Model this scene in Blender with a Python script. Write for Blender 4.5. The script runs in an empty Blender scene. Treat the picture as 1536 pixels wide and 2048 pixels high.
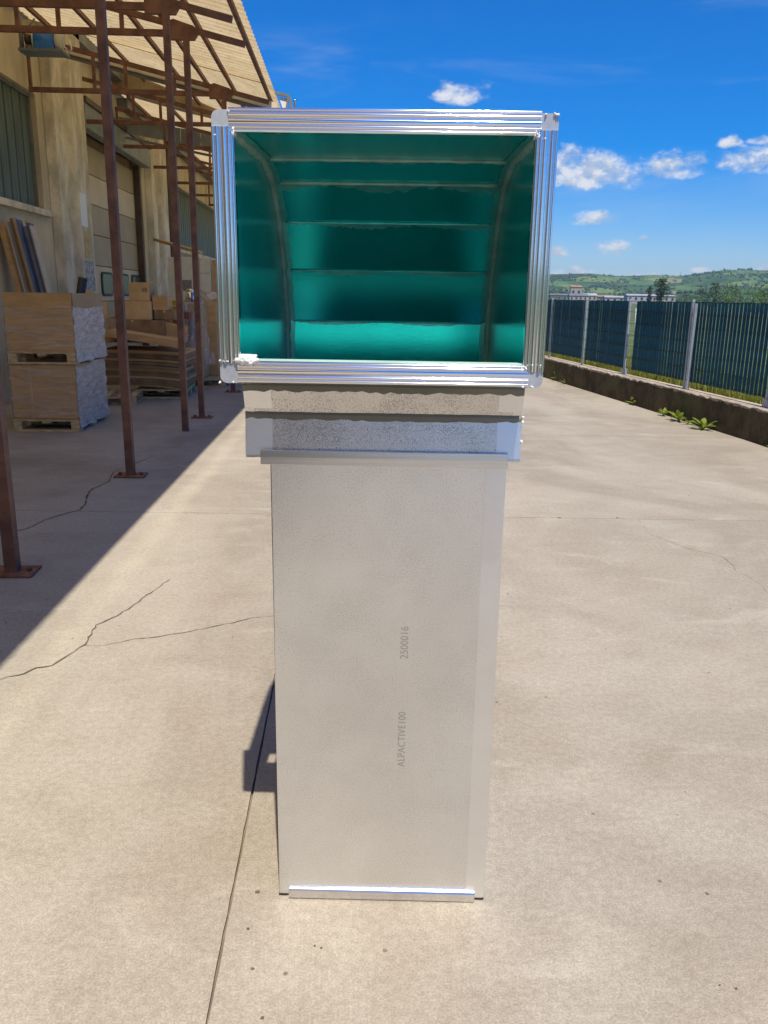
import bpy, math, random
from mathutils import Vector, Matrix
random.seed(7)
S = bpy.context.scene
COL = S.collection
R = math.radians

# ------------------------------------------------------------------ camera
YAW, PITCH, ROLL, HC = R(2.515), R(14.722), 0.0150, 1.6
fw = Vector((math.sin(YAW)*math.cos(PITCH), math.cos(YAW)*math.cos(PITCH), -math.sin(PITCH)))
r0 = Vector((math.cos(YAW), -math.sin(YAW), 0)); u0 = r0.cross(fw)
rr = r0*math.cos(ROLL)+u0*math.sin(ROLL); uu = u0*math.cos(ROLL)-r0*math.sin(ROLL)
cd = bpy.data.cameras.new('camera'); cam = bpy.data.objects.new('camera', cd); COL.objects.link(cam)
m = Matrix((rr, uu, -fw)).transposed().to_4x4(); m.translation = (0, 0, HC); cam.matrix_world = m
cd.sensor_fit = 'VERTICAL'; cd.sensor_height = 36; cd.lens = 36*1640/2048
cd.clip_start = 0.05; cd.clip_end = 20000
S.camera = cam

# ------------------------------------------------------------------ sun, sky, exposure
SUN = Vector((0.06, -0.5, 1.0)).normalized()
sd = bpy.data.lights.new('sun', 'SUN'); sd.energy = 3.9; sd.angle = R(0.53); sd.color = (1.0, 0.905, 0.76)
sun = bpy.data.objects.new('sun', sd); COL.objects.link(sun)
sun.rotation_euler = SUN.to_track_quat('Z', 'Y').to_euler(); sun.location = (0, -5, 30)
S.view_settings.view_transform = 'Standard'; S.view_settings.look = 'None'
S.view_settings.gamma = 1; S.view_settings.use_curve_mapping = False
S.view_settings.exposure = 0.68
S.cycles.diffuse_bounces = 8
W = bpy.data.worlds.new('World'); S.world = W; W.use_nodes = True
wt = W.node_tree; wt.nodes.clear()


class NT:
    """small node-tree writer"""
    def __init__(s, tree): s.t = tree
    def n(s, typ, ins=None, **props):
        nd = s.t.nodes.new(typ)
        for k, v in props.items(): setattr(nd, k, v)
        for k, v in (ins or {}).items(): s.set(nd, k, v)
        return nd
    def set(s, nd, k, v):
        i = nd.inputs[k]
        if isinstance(v, bpy.types.NodeSocket): s.t.links.new(v, i)
        elif isinstance(v, bpy.types.Node): s.t.links.new(v.outputs[0], i)
        else:
            if i.type == 'RGBA' and len(v) == 3: v = (*v, 1)
            i.default_value = v
    def m(s, op, a, b=0.0, c=0.0, clamp=False):
        return s.n('ShaderNodeMath', {0: a, 1: b, 2: c}, operation=op, use_clamp=clamp).outputs[0]
    def mix(s, f, a, b, mode='MIX'):
        return s.n('ShaderNodeMix', {0: f, 6: a, 7: b}, data_type='RGBA', blend_type=mode).outputs[2]
    def step(s, v, lo, hi, a=0.0, b=1.0):
        return s.n('ShaderNodeMapRange', {0: v, 1: lo, 2: hi, 3: a, 4: b}, interpolation_type='SMOOTHSTEP').outputs[0]
    def noise(s, vec, scale, detail=4.0, rough=.55, dist=0.0):
        return s.n('ShaderNodeTexNoise', {'Vector': vec, 'Scale': scale, 'Detail': detail, 'Roughness': rough, 'Distortion': dist})
    def mapping(s, vec, scale=(1, 1, 1), rot=(0, 0, 0)):
        return s.n('ShaderNodeMapping', {'Vector': vec, 'Scale': scale, 'Rotation': rot}).outputs[0]


def world():
    t = NT(wt)
    sky = t.n('ShaderNodeTexSky', sky_type='NISHITA', sun_disc=False)
    sky.sun_elevation = math.asin(SUN.z); sky.sun_rotation = math.atan2(SUN.x, SUN.y)
    sky.altitude = 200; sky.air_density = 1.0; sky.dust_density = 0.5; sky.ozone_density = 3.0
    hs = t.n('ShaderNodeHueSaturation', {'Hue': 0.505, 'Saturation': 1.45, 'Value': 1.0, 'Color': t.mix(1.0, sky.outputs[0], (.84, .96, 1.20), 'MULTIPLY')})
    tc = t.n('ShaderNodeTexCoord').outputs['Generated']
    sp = t.n('ShaderNodeSeparateXYZ', {0: tc})
    az = t.m('ARCTAN2', sp.outputs[0], sp.outputs[1]); el = t.m('ARCSINE', sp.outputs[2])
    clouds = CLOUDS
    acc = None
    for a0, e0, wd, ht in clouds:
        a = t.m('DIVIDE', t.m('SUBTRACT', az, a0), wd)
        b0 = t.m('SUBTRACT', el, e0)
        b = t.m('DIVIDE', b0, ht)
        b = t.m('MAXIMUM', b, t.m('MULTIPLY', b, -1.7))       # flatter base
        v = t.m('SUBTRACT', 1.0, t.m('ADD', t.m('MULTIPLY', a, a), t.m('MULTIPLY', b, b)))
        acc = v if acc is None else t.m('MAXIMUM', acc, v)
    acc = t.m('MAXIMUM', acc, -1.5)
    st = t.mapping(tc, (1, 1, 1.6))
    n1 = t.noise(st, 26, 8, .62).outputs[0]
    n2 = t.noise(st, 75, 6, .65).outputs[0]
    nn = t.m('ADD', t.m('MULTIPLY', t.m('SUBTRACT', n1, .5), 4.2), t.m('MULTIPLY', t.m('SUBTRACT', n2, .5), 1.6))
    d = t.m('ADD', acc, nn)
    dens = t.step(d, -0.25, 1.35)
    up = t.noise(t.n('ShaderNodeVectorMath', {0: st, 1: (0, 0, .012)}, operation='ADD').outputs[0], 26, 6, .6).outputs[0]
    lit = t.step(t.m('SUBTRACT', n1, up), -.07, .09)
    core = t.step(d, 0.4, 1.6)
    cc = t.mix(lit, (4.4, 5.0, 6.0), (7.6, 7.6, 7.6))
    cc = t.mix(t.m('MULTIPLY', core, .25), cc, (5.0, 5.5, 6.4))
    # thin high cirrus
    ci = t.noise(t.mapping(tc, (1.6, 1.6, 9), (0, .25, 0)), 2.2, 7, .6, .6).outputs[0]
    cir = t.m('MULTIPLY', t.step(ci, .50, .78), .16)
    col = t.mix(cir, hs.outputs[0], (5.4, 6.0, 7.0))
    col = t.mix(t.m('MULTIPLY', dens, .93), col, cc)
    bg = t.n('ShaderNodeBackground', {'Color': col, 'Strength': 0.075})
    out = t.n('ShaderNodeOutputWorld', {'Surface': bg.outputs[0]})


def pixdir(x, y):
    d = fw + rr*((x-768)/1640) + uu*((1024-y)/1640); d.normalize()
    return math.atan2(d.x, d.y), math.asin(d.z)


CLOUDS = []
for x, y, w, h in [(925, 190, 52, 25), (1175, 352, 95, 38), (1132, 330, 34, 30), (1345, 340, 55, 25), (1500, 325, 50, 26),
                   (1555, 320, 60, 30), (1460, 287, 18, 12), (1520, 282, 20, 10), (1197, 440, 40, 17), (1226, 498, 35, 19),
                   (1287, 475, 9, 5), (1112, 507, 20, 12), (1142, 552, 34, 14), (1186, 546, 10, 5), (1268, 553, 14, 6),
                   (1305, 551, 16, 6), (1400, 541, 14, 6), (1530, 538, 16, 7)]:
    a, e = pixdir(x, y); CLOUDS.append((a, e, w/1640*1.1, h/1640*1.1))
rc = random.Random(11)
for k in range(16):                                   # the rest of the sky carries the same scattered cumulus
    a = .62+k*.315; a = a if a < math.pi else a-2*math.pi
    CLOUDS.append((a+rc.uniform(-.1, .1), rc.uniform(.06, .3), rc.uniform(.03, .075), rc.uniform(.012, .028)))
world()


# ------------------------------------------------------------------ materials
def surf(name, base, rough=.7, metal=0.0, var=0.0, vscale=3.0, grain=0.0, gscale=120.0, bump=0.0, bscale=60.0, tint=None, spec=.5, streak=None):
    mt = bpy.data.materials.new(name); mt.use_nodes = True
    t = NT(mt.node_tree); t.t.nodes.clear()
    co = t.n('ShaderNodeTexCoord').outputs['Object']
    col = t.n('ShaderNodeRGB'); col.outputs[0].default_value = (*base, 1); c = col.outputs[0]
    if var:
        v = streak if streak else (1, 1, 1)
        n = t.noise(t.mapping(co, v), vscale, 6, .6).outputs[0]
        lo = tint if tint else tuple(x*(1-var) for x in base)
        hi = tuple(min(1, x*(1+var*.7)) for x in base)
        c = t.mix(t.step(n, .32, .68), lo, hi)
    if grain:
        g = t.noise(co, gscale, 3, .7).outputs[0]
        c = t.mix(1.0, c, t.n('ShaderNodeCombineColor', {0: t.step(g, .3, .7, 1-grain, 1+grain), 1: t.step(g, .3, .7, 1-grain, 1+grain), 2: t.step(g, .3, .7, 1-grain, 1+grain)}).outputs[0], 'MULTIPLY')
    b = t.n('ShaderNodeBsdfPrincipled', {'Base Color': c, 'Roughness': rough, 'Metallic': metal, 'Specular IOR Level': spec})
    if bump:
        h = t.noise(co, bscale, 4, .6).outputs[0]
        t.set(b, 'Normal', t.n('ShaderNodeBump', {'Strength': bump, 'Distance': .01, 'Height': h}).outputs[0])
    t.n('ShaderNodeOutputMaterial', {'Surface': b.outputs[0]})
    mt['t'] = 1
    return mt


def concrete_mat():
    mt = bpy.data.materials.new('yard_concrete'); mt.use_nodes = True
    t = NT(mt.node_tree); t.t.nodes.clear()
    co = t.n('ShaderNodeTexCoord').outputs['Object']
    big = t.noise(t.mapping(co, (1, .55, 1), (0, 0, .5)), .55, 6, .62, .8).outputs[0]
    mid = t.noise(t.mapping(co, (1, 1.6, 1), (0, 0, -.2)), 2.2, 7, .66, .5).outputs[0]
    tin = t.noise(co, 1.1, 5, .6).outputs[0]
    c = t.mix(t.step(big, .33, .67), (.258, .225, .180), (.365, .332, .275))
    c = t.mix(t.m('MULTIPLY', t.step(mid, .48, .75), .55), c, (.385, .358, .305))
    c = t.mix(t.m('MULTIPLY', t.step(mid, .50, .25), .35), c, (.220, .183, .135))
    c = t.mix(t.m('MULTIPLY', t.step(tin, .5, .75), .40), c, (.30, .293, .235))
    c = t.mix(t.m('MULTIPLY', t.step(tin, .46, .25), .35), c, (.335, .272, .222))
    # pale drip line below the canopy edge
    sp = t.n('ShaderNodeSeparateXYZ', {0: co})
    wob = t.noise(t.mapping(co, (.3, .8, .3)), 1.3, 4).outputs[0]
    dx = t.m('ABSOLUTE', t.m('ADD', t.m('ADD', sp.outputs[0], 1.325), t.m('MULTIPLY', t.m('SUBTRACT', wob, .5), .16)))
    drip = t.m('MULTIPLY', t.step(dx, .12, .01), t.step(t.noise(co, 3.3, 5).outputs[0], .3, .6, .25, .75))
    c = t.mix(t.m('MULTIPLY', drip, .6), c, (.46, .42, .33))
    sm = t.noise(t.mapping(co, (1, 2.6, 1), (0, 0, .35)), .9, 6, .6, 1.2).outputs[0]
    c = t.mix(t.m('MULTIPLY', t.step(sm, .58, .70), .38), c, (.43, .40, .335))
    g2 = t.step(t.noise(co, 42, 3, .7).outputs[0], .3, .7, .90, 1.10)
    c = t.mix(1.0, c, t.n('ShaderNodeCombineColor', {0: g2, 1: g2, 2: g2}).outputs[0], 'MULTIPLY')
    g = t.noise(co, 170, 3, .8).outputs[0]
    gr = t.step(g, .30, .70, .78, 1.22)
    c = t.mix(1.0, c, t.n('ShaderNodeCombineColor', {0: gr, 1: gr, 2: gr}).outputs[0], 'MULTIPLY')
    sw = t.noise(co, 55, 3, .6).outputs[0]
    c = t.mix(t.m('MULTIPLY', t.step(sw, .66, .74), .5), c, (.20, .165, .125))
    c = t.mix(t.m('MULTIPLY', t.step(t.noise(co, 80, 2).outputs[0], .70, .78), .5), c, (.56, .52, .44))
    v = t.n('ShaderNodeTexVoronoi', {'Vector': co, 'Scale': 9.0, 'Randomness': 1.0})
    pit = t.m('MULTIPLY', t.step(v.outputs['Distance'], .07, .045), t.step(t.noise(co, 4.1, 2).outputs[0], .5, .56))
    c = t.mix(t.m('MULTIPLY', pit, .8), c, (.12, .09, .06))
    b = t.n('ShaderNodeBsdfPrincipled', {'Base Color': c, 'Roughness': .82, 'Specular IOR Level': .35})
    h = t.m('ADD', t.m('MULTIPLY', g, .5), t.m('MULTIPLY', t.noise(co, 90, 4, .7).outputs[0], .5))
    h = t.m('SUBTRACT', h, t.m('MULTIPLY', pit, .6))
    t.set(b, 'Normal', t.n('ShaderNodeBump', {'Strength': .30, 'Distance': .005, 'Height': h}).outputs[0])
    t.n('ShaderNodeOutputMaterial', {'Surface': b.outputs[0]})
    return mt


def foil_mat(name, base, rough, speck, sscale, dark, warm=None, metal=.92):
    """embossed aluminium facing with small dark flecks"""
    mt = bpy.data.materials.new(name); mt.use_nodes = True
    t = NT(mt.node_tree); t.t.nodes.clear()
    co = t.n('ShaderNodeTexCoord').outputs['Object']
    n = t.noise(co, sscale, 3, .7).outputs[0]
    big = t.noise(co, 5, 4).outputs[0]
    c = t.mix(t.step(big, .35, .65), tuple(x*.965 for x in base), tuple(min(1, x*1.02) for x in base))
    thr = t.step(t.noise(co, 9, 3).outputs[0], .35, .7, .57, .50)
    f = t.m('MULTIPLY', t.step(t.m('SUBTRACT', n, thr), -.02, .05), speck)
    c = t.mix(f, c, dark)
    b = t.n('ShaderNodeBsdfPrincipled', {'Base Color': c, 'Roughness': rough, 'Metallic': metal})
    wav = t.noise(co, 6, 2).outputs[0]
    h = t.m('ADD', t.m('MULTIPLY', n, .35), t.m('MULTIPLY', wav, .12))
    t.set(b, 'Normal', t.n('ShaderNodeBump', {'Strength': .18, 'Distance': .004, 'Height': h}).outputs[0])
    t.n('ShaderNodeOutputMaterial', {'Surface': b.outputs[0]})
    return mt


def film_mat(name, alpha, col=(.75, .76, .78), rough=.22, streak=(1, 1, 14), scale=3.0, spread=.25):
    """stretch film: streaky, partly clear plastic"""
    mt = bpy.data.materials.new(name); mt.use_nodes = True
    t = NT(mt.node_tree); t.t.nodes.clear()
    co = t.n('ShaderNodeTexCoord').outputs['Object']
    n = t.noise(t.mapping(co, streak, (.25, .2, 0)), scale, 7, .65, .8).outputs[0]
    b = t.n('ShaderNodeBsdfPrincipled', {'Base Color': col, 'Roughness': rough})
    t.set(b, 'Normal', t.n('ShaderNodeBump', {'Strength': .45, 'Distance': .02, 'Height': n}).outputs[0])
    tr = t.n('ShaderNodeBsdfTransparent')
    f = t.step(n, .36, .7, max(0, alpha-spread), min(1, alpha+spread))
    ms = t.n('ShaderNodeMixShader', {0: f, 1: tr.outputs[0], 2: b.outputs[0]})
    t.n('ShaderNodeOutputMaterial', {'Surface': ms.outputs[0]})
    return mt


def roof_mat():
    """weathered translucent corrugated sheet"""
    mt = bpy.data.materials.new('canopy_sheet'); mt.use_nodes = True
    t = NT(mt.node_tree); t.t.nodes.clear()
    co = t.n('ShaderNodeTexCoord').outputs['Object']
    n = t.noise(t.mapping(co, (1, 2, 1)), 2.2, 7, .68).outputs[0]
    g = t.noise(co, 17, 6, .75).outputs[0]
    c = t.mix(t.step(n, .3, .7), (.52, .40, .215), (.66, .53, .32))
    c = t.mix(t.m('MULTIPLY', t.step(g, .5, .72), .55), c, (.22, .165, .09))
    d = t.n('ShaderNodeBsdfDiffuse', {'Color': c})
    tl = t.n('ShaderNodeBsdfTranslucent', {'Color': c})
    ms = t.n('ShaderNodeMixShader', {0: .66, 1: d.outputs[0], 2: tl.outputs[0]})
    t.n('ShaderNodeOutputMaterial', {'Surface': ms.outputs[0]})
    return mt


def low_wall_mat():
    mt = bpy.data.materials.new('stained_low_wall'); mt.use_nodes = True
    t = NT(mt.node_tree); t.t.nodes.clear()
    co = t.n('ShaderNodeTexCoord').outputs['Object']
    sp = t.n('ShaderNodeSeparateXYZ', {0: co})
    e = t.noise(co, 7, 6, .7).outputs[0]
    z = t.m('ADD', sp.outputs[2], t.m('MULTIPLY', t.m('SUBTRACT', e, .5), .14))
    stain = t.step(z, .385, .365)
    p = t.noise(co, 3, 6, .65).outputs[0]
    clean = t.mix(t.step(p, .35, .65), (.33, .28, .22), (.47, .41, .34))
    dark = t.mix(t.step(p, .35, .65), (.052, .043, .026), (.115, .092, .055))
    dark = t.mix(t.m('MULTIPLY', t.step(t.noise(co, 1.7, 5).outputs[0], .5, .7), .6), dark, (.11, .12, .045))
    c = t.mix(stain, clean, dark)
    b = t.n('ShaderNodeBsdfPrincipled', {'Base Color': c, 'Roughness': .9, 'Specular IOR Level': .2})
    t.set(b, 'Normal', t.n('ShaderNodeBump', {'Strength': .6, 'Distance': .02, 'Height': t.noise(co, 24, 6, .7).outputs[0]}).outputs[0])
    t.n('ShaderNodeOutputMaterial', {'Surface': b.outputs[0]})
    return mt


def hill_mat():
    mt = bpy.data.materials.new('hill_fields'); mt.use_nodes = True
    t = NT(mt.node_tree); t.t.nodes.clear()
    co = t.n('ShaderNodeTexCoord').outputs['Object']
    wob = t.n('ShaderNodeVectorMath', {0: co, 1: t.n('ShaderNodeVectorMath', {0: t.noise(co, .006, 4).outputs['Color'], 'Scale': 90.0}, operation='SCALE').outputs[0]}, operation='ADD').outputs[0]
    v = t.n('ShaderNodeTexVoronoi', {'Vector': t.mapping(wob, (1, .6, 0)), 'Scale': 1/150.0})
    r = t.n('ShaderNodeSeparateColor', {0: v.outputs['Color']}).outputs[0]
    ramp = t.n('ShaderNodeValToRGB', {0: r}); cr = ramp.color_ramp; cr.interpolation = 'CONSTANT'
    cols = [(.045, .10, .035), (.07, .14, .045), (.115, .175, .06), (.05, .11, .036), (.18, .19, .095), (.08, .155, .05)]
    cr.elements[0].color = (*cols[0], 1); cr.elements[1].position = .18; cr.elements[1].color = (*cols[1], 1)
    for i, c in enumerate(cols[2:]):
        e = cr.elements.new(.34+.16*i); e.color = (*c, 1)
    f = t.noise(t.mapping(co, (1, 1, 0)), .0045, 6, .6).outputs[0]
    c = t.mix(t.step(f, .50, .57), ramp.outputs[0], (.028, .065, .026))
    g = t.noise(co, .05, 4, .7).outputs[0]
    gg = t.step(g, .3, .7, .7, 1.3)
    c = t.mix(1.0, c, t.n('ShaderNodeCombineColor', {0: gg, 1: gg, 2: gg}).outputs[0], 'MULTIPLY')
    b = t.n('ShaderNodeBsdfDiffuse', {'Color': c})
    t.n('ShaderNodeOutputMaterial', {'Surface': b.outputs[0]})
    return mt


def leaf_mat(name, a, b2, trans=.35):
    mt = bpy.data.materials.new(name); mt.use_nodes = True
    t = NT(mt.node_tree); t.t.nodes.clear()
    co = t.n('ShaderNodeTexCoord').outputs['Object']
    oi = t.n('ShaderNodeNewGeometry').outputs['Random Per Island']
    n = t.noise(co, .6, 3).outputs[0]
    c = t.mix(t.m('ADD', t.m('MULTIPLY', oi, .6), t.m('MULTIPLY', n, .4)), a, b2)
    d = t.n('ShaderNodeBsdfPrincipled', {'Base Color': c, 'Roughness': .55, 'Specular IOR Level': .3})
    tl = t.n('ShaderNodeBsdfTranslucent', {'Color': c})
    ms = t.n('ShaderNodeMixShader', {0: trans, 1: d.outputs[0], 2: tl.outputs[0]})
    t.n('ShaderNodeOutputMaterial', {'Surface': ms.outputs[0]})
    return mt


M = {}
M['concrete'] = concrete_mat()
M['joint'] = surf('joint_dirt', (.19, .15, .105), .95, var=.3, vscale=9)
M['crack'] = surf('crack_dirt', (.13, .10, .065), .95, var=.4, vscale=6)
M['field'] = surf('field_grass', (.075, .105, .028), .9, var=.4, vscale=.6, grain=.3, gscale=30)
M['rust'] = surf('rusty_steel', (.165, .075, .043), .66, .05, var=.45, vscale=5, tint=(.105, .045, .028), grain=.25, gscale=140, bump=.25, bscale=90)
M['rustplate'] = surf('rust_plate', (.20, .085, .045), .8, 0, var=.4, vscale=14, grain=.3)
M['wall'] = surf('warehouse_render', (.52, .435, .27), .9, var=.22, vscale=1.3, grain=.12, gscale=70, bump=.2, streak=(1, 1, .5))
M['column'] = surf('column_concrete', (.58, .51, .35), .88, var=.30, vscale=2.2, grain=.12, gscale=60, bump=.25, streak=(1.5, 1.5, .8))
M['door'] = surf('door_panel_tan', (.37, .285, .14), .5, var=.08, vscale=2)
M['doorl'] = surf('door_panel_cream', (.56, .46, .27), .5, var=.08, vscale=2)
M['lintel'] = surf('grey_painted_steel', (.21, .235, .22), .5, .2, var=.2, vscale=3)
M['glassg'] = surf('profiled_green_glass', (.085, .115, .085), .5, var=.3, vscale=2.0, spec=.3, streak=(1, 6, .6))
M['glassd'] = surf('porthole_glass', (.10, .12, .08), .12, spec=.8)
M['rubber'] = surf('black_rubber', (.018, .018, .018), .6)
M['brownpipe'] = surf('brown_downpipe', (.085, .055, .035), .5, var=.3)
M['white'] = surf('white_paper', (.74, .75, .72), .7)
M['yellow'] = surf('yellow_notice', (.52, .37, .11), .7, var=.25, vscale=9)
M['peel'] = surf('peeled_paint', (.40, .41, .38), .9, var=.5, vscale=14, tint=(.16, .17, .15))
M['cream'] = surf('cream_fascia', (.62, .55, .38), .7, var=.15)
M['gutter'] = surf('grey_gutter', (.20, .20, .17), .6, .2, var=.25, vscale=2)
M['card'] = surf('cardboard', (.53, .315, .125), .85, var=.14, vscale=4, grain=.07, gscale=200, streak=(1, 1, 3))
M['cardl'] = surf('cardboard_light', (.62, .40, .17), .85, var=.14, vscale=4, grain=.07, gscale=200)
M['cardd'] = surf('cardboard_dark', (.27, .165, .075), .9, var=.25, vscale=5)
M['cardi'] = surf('cardboard_inside', (.42, .28, .14), .9, var=.15)
M['wood'] = surf('pallet_wood', (.56, .40, .20), .85, var=.30, vscale=9, grain=.15, gscale=60, streak=(1, 5, 5), bump=.2)
M['filmf'] = film_mat('stretch_film_clear', .21, (.70, .64, .56), .13, (1, 1, 6), 3.0, .19)
M['films'] = film_mat('stretch_film_dense', .70, (.74, .64, .56), .16, (2.5, 2.5, 9), 3.0, .2)
M['filml'] = film_mat('loose_film', .38, (.62, .61, .60), .25, (6, 6, 1), 5.0)
M['alu'] = surf('extruded_aluminium', (.83, .86, .92), .10, 1.0, var=.04, vscale=9, streak=(.6, 30, 30))
M['zinc'] = surf('zinc_corner', (.46, .50, .56), .45, .55, var=.10, vscale=14, grain=.05)
M['strip'] = surf('brushed_strip', (.70, .71, .73), .24, 1.0, var=.08, vscale=8, streak=(.4, 20, 20))
M['foil'] = foil_mat('duct_facing', (.80, .83, .87), .29, .50, 260, (.55, .56, .58), metal=1.0)
M['foils'] = foil_mat('elbow_facing_flecked', (.74, .735, .74), .32, .75, 400, (.24, .235, .24), metal=1.0)
M['foilw'] = foil_mat('foil_tape', (.85, .87, .90), .36, .06, 300, (.40, .39, .37), metal=1.0)
M['teal'] = foil_mat('teal_film', (.008, .66, .67), .11, .0, 300, (.0, .1, .1), metal=.74)
M['tealm'] = surf('sunlit_teal_lip', (.52, .78, .70), .45, .2, var=.1, vscale=9)  # teal film with sunlight painted in as a paler colour, for throat and lip
M['bead'] = surf('sealant', (.36, .40, .36), .35, .1, var=.25, vscale=20)
M['beadg'] = surf('sealant_over_film', (.12, .46, .44), .28, .45, var=.15, vscale=25)
M['foam'] = surf('insulation_foam', (.55, .50, .36), .9)
M['ink'] = surf('grey_ink', (.40, .39, .38), .5, .7)
M['scrap'] = surf('white_foil_scrap', (.86, .87, .88), .35)
M['slat'] = surf('fence_slat', (.012, .088, .145), .6, var=.25, vscale=3, streak=(1, 1, .6), spec=.12)
M['wire'] = surf('green_wire', (.008, .035, .035), .5)
M['galv'] = surf('galvanised_post', (.38, .43, .48), .45, .5, var=.12, vscale=6)
M['lowwall'] = low_wall_mat()
M['roof'] = roof_mat()
M['hill'] = hill_mat()
M['grass'] = leaf_mat('grass_blades', (.16, .20, .03), (.34, .34, .07), .45)
M['weed'] = leaf_mat('weed_leaves', (.17, .25, .035), (.30, .38, .06), .45)
M['leafd'] = leaf_mat('leaves_dark', (.022, .055, .022), (.050, .095, .034), .3)
M['leafm'] = leaf_mat('leaves_mid', (.06, .12, .03), (.13, .21, .05), .4)
M['bark'] = surf('bark', (.10, .075, .05), .9, var=.3)
M['render'] = surf('village_render', (.31, .29, .27), .85, var=.12, vscale=.3)
M['renderg'] = surf('shed_cladding', (.31, .33, .35), .7, var=.15, vscale=.2)
M['renderd'] = surf('dark_shed_cladding', (.13, .15, .17), .7, var=.15, vscale=.2)
M['tile'] = surf('roof_tile', (.24, .15, .11), .85, var=.2, vscale=.5)
M['pane'] = surf('dark_window', (.03, .04, .05), .15)
M['blue'] = surf('blue_enamel', (.015, .15, .48), .35, var=.15, vscale=8)
M['beige'] = surf('beige_cap', (.50, .46, .36), .5)
M['greytray'] = surf('grey_tray', (.17, .20, .21), .5, .4)
M['black'] = surf('black_plastic', (.02, .02, .02), .5)
M['bright'] = surf('polished_tin', (.85, .82, .72), .12, 1.0)
M['bd_grey'] = surf('board_grey', (.36, .35, .36), .8, var=.12)
M['bd_blue'] = surf('board_blue', (.10, .14, .28), .7, var=.2, vscale=6)
M['bd_cream'] = surf('board_cream', (.47, .40, .30), .8, var=.1)
M['bd_lav'] = surf('board_pale_blue', (.30, .33, .42), .7, var=.15)
M['cabinet'] = surf('cream_cabinet', (.70, .64, .46), .7, var=.08)
M['label'] = surf('grey_label', (.26, .22, .16), .7, var=.4, vscale=30)
M['yelp'] = surf('yellow_plastic', (.62, .44, .02), .45)
M['red'] = surf('red_plastic', (.20, .06, .04), .6)


# ------------------------------------------------------------------ geometry helpers
class MB:
    def __init__(s): s.v = []; s.f = []; s.mi = []; s.sm = []
    def quad(s, *ps, mi=0, smooth=False):
        b = len(s.v); s.v += [tuple(p) for p in ps]; s.f.append(tuple(range(b, b+len(ps)))); s.mi.append(mi); s.sm.append(smooth); return s
    def prism(s, poly, d, mi=0, mf=None, mbk=None):
        """closed prism: poly (list of 3D points), extruded by vector d"""
        b = len(s.v); n = len(poly); d = Vector(d)
        s.v += [tuple(p) for p in poly]+[tuple(Vector(p)+d) for p in poly]
        s.f.append(tuple(range(b+n-1, b-1, -1))); s.mi.append(mi if mf is None else mf); s.sm.append(False)
        s.f.append(tuple(range(b+n, b+2*n))); s.mi.append(mi if mbk is None else mbk); s.sm.append(False)
        for i in range(n):
            j = (i+1) % n; s.f.append((b+i, b+j, b+n+j, b+n+i)); s.mi.append(mi); s.sm.append(False)
        return s
    def box(s, x0, x1, y0, y1, z0, z1, mi=0):
        return s.prism([(x0, y0, z0), (x1, y0, z0), (x1, y1, z0), (x0, y1, z0)], (0, 0, z1-z0), mi)
    def bar(s, a, b, w, h, up=(0, 0, 1), mi=0):
        a = Vector(a); b = Vector(b); d = (b-a); dn = d.normalized(); upv = Vector(up)
        if abs(dn.dot(upv)) > .98: upv = Vector((0, 1, 0))
        sx = dn.cross(upv).normalized()*(w/2); sy = sx.cross(dn).normalized()*(h/2)
        return s.prism([a-sx-sy, a+sx-sy, a+sx+sy, a-sx+sy], d, mi)
    def tube(s, pts, rad, n=8, mi=0, cap=True):
        pts = [Vector(p) for p in pts]; rad = rad if isinstance(rad, (list, tuple)) else [rad]*len(pts)
        b = len(s.v); up = Vector((.3, .2, 1))
        for i, p in enumerate(pts):
            d = (pts[min(i+1, len(pts)-1)]-pts[max(i-1, 0)]).normalized()
            q = up if abs(d.dot(up.normalized())) < .95 else Vector((1, 0, 0))
            x = d.cross(q).normalized(); y = x.cross(d)
            for k in range(n):
                a = 2*math.pi*k/n; s.v.append(tuple(p+(x*math.cos(a)+y*math.sin(a))*rad[i]))
        for i in range(len(pts)-1):
            for k in range(n):
                k2 = (k+1) % n
                s.f.append((b+i*n+k, b+i*n+k2, b+(i+1)*n+k2, b+(i+1)*n+k)); s.mi.append(mi); s.sm.append(True)
        if cap:
            s.f.append(tuple(b+k for k in range(n-1, -1, -1))); s.mi.append(mi); s.sm.append(False)
            s.f.append(tuple(b+(len(pts)-1)*n+k for k in range(n))); s.mi.append(mi); s.sm.append(False)
        return s
    def grid(s, fn, nu, nv, mi=0, smooth=True):
        b = len(s.v)
        for i in range(nu+1):
            for j in range(nv+1): s.v.append(tuple(fn(i/nu, j/nv)))
        for i in range(nu):
            for j in range(nv):
                a = b+i*(nv+1)+j
                s.f.append((a, a+nv+1, a+nv+2, a+1)); s.mi.append(mi); s.sm.append(smooth)
        return s
    def mesh(s, name, mats, origin=(0, 0, 0)):
        o = Vector(origin); me = bpy.data.meshes.new(name)
        me.from_pydata([tuple(Vector(p)-o) for p in s.v], [], s.f)
        for m_ in (mats if isinstance(mats, (list, tuple)) else [mats]): me.materials.append(m_)
        me.polygons.foreach_set('material_index', s.mi); me.polygons.foreach_set('use_smooth', s.sm)
        me.update(); return me


def link(name, me, parent=None, loc=None, label=None, kind=None):
    o = bpy.data.objects.new(name, me); COL.objects.link(o)
    if parent: o.parent = parent
    if loc: o.location = loc
    if label: o['label'] = label
    if kind: o['kind'] = kind
    return o


def part(name, mb, mats, parent, world=False, bevel=0, label=None, kind=None):
    """world=True: mb is in world coordinates and the parent is an unrotated Empty at top level"""
    org = (0, 0, 0)
    if world:
        p = parent; org = Vector((0, 0, 0))
        while p: org = org+p.location; p = p.parent
    o = link(name, mb.mesh(name, mats, org), parent, label=label, kind=kind)
    if bevel: bev(o, bevel)
    return o


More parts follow.
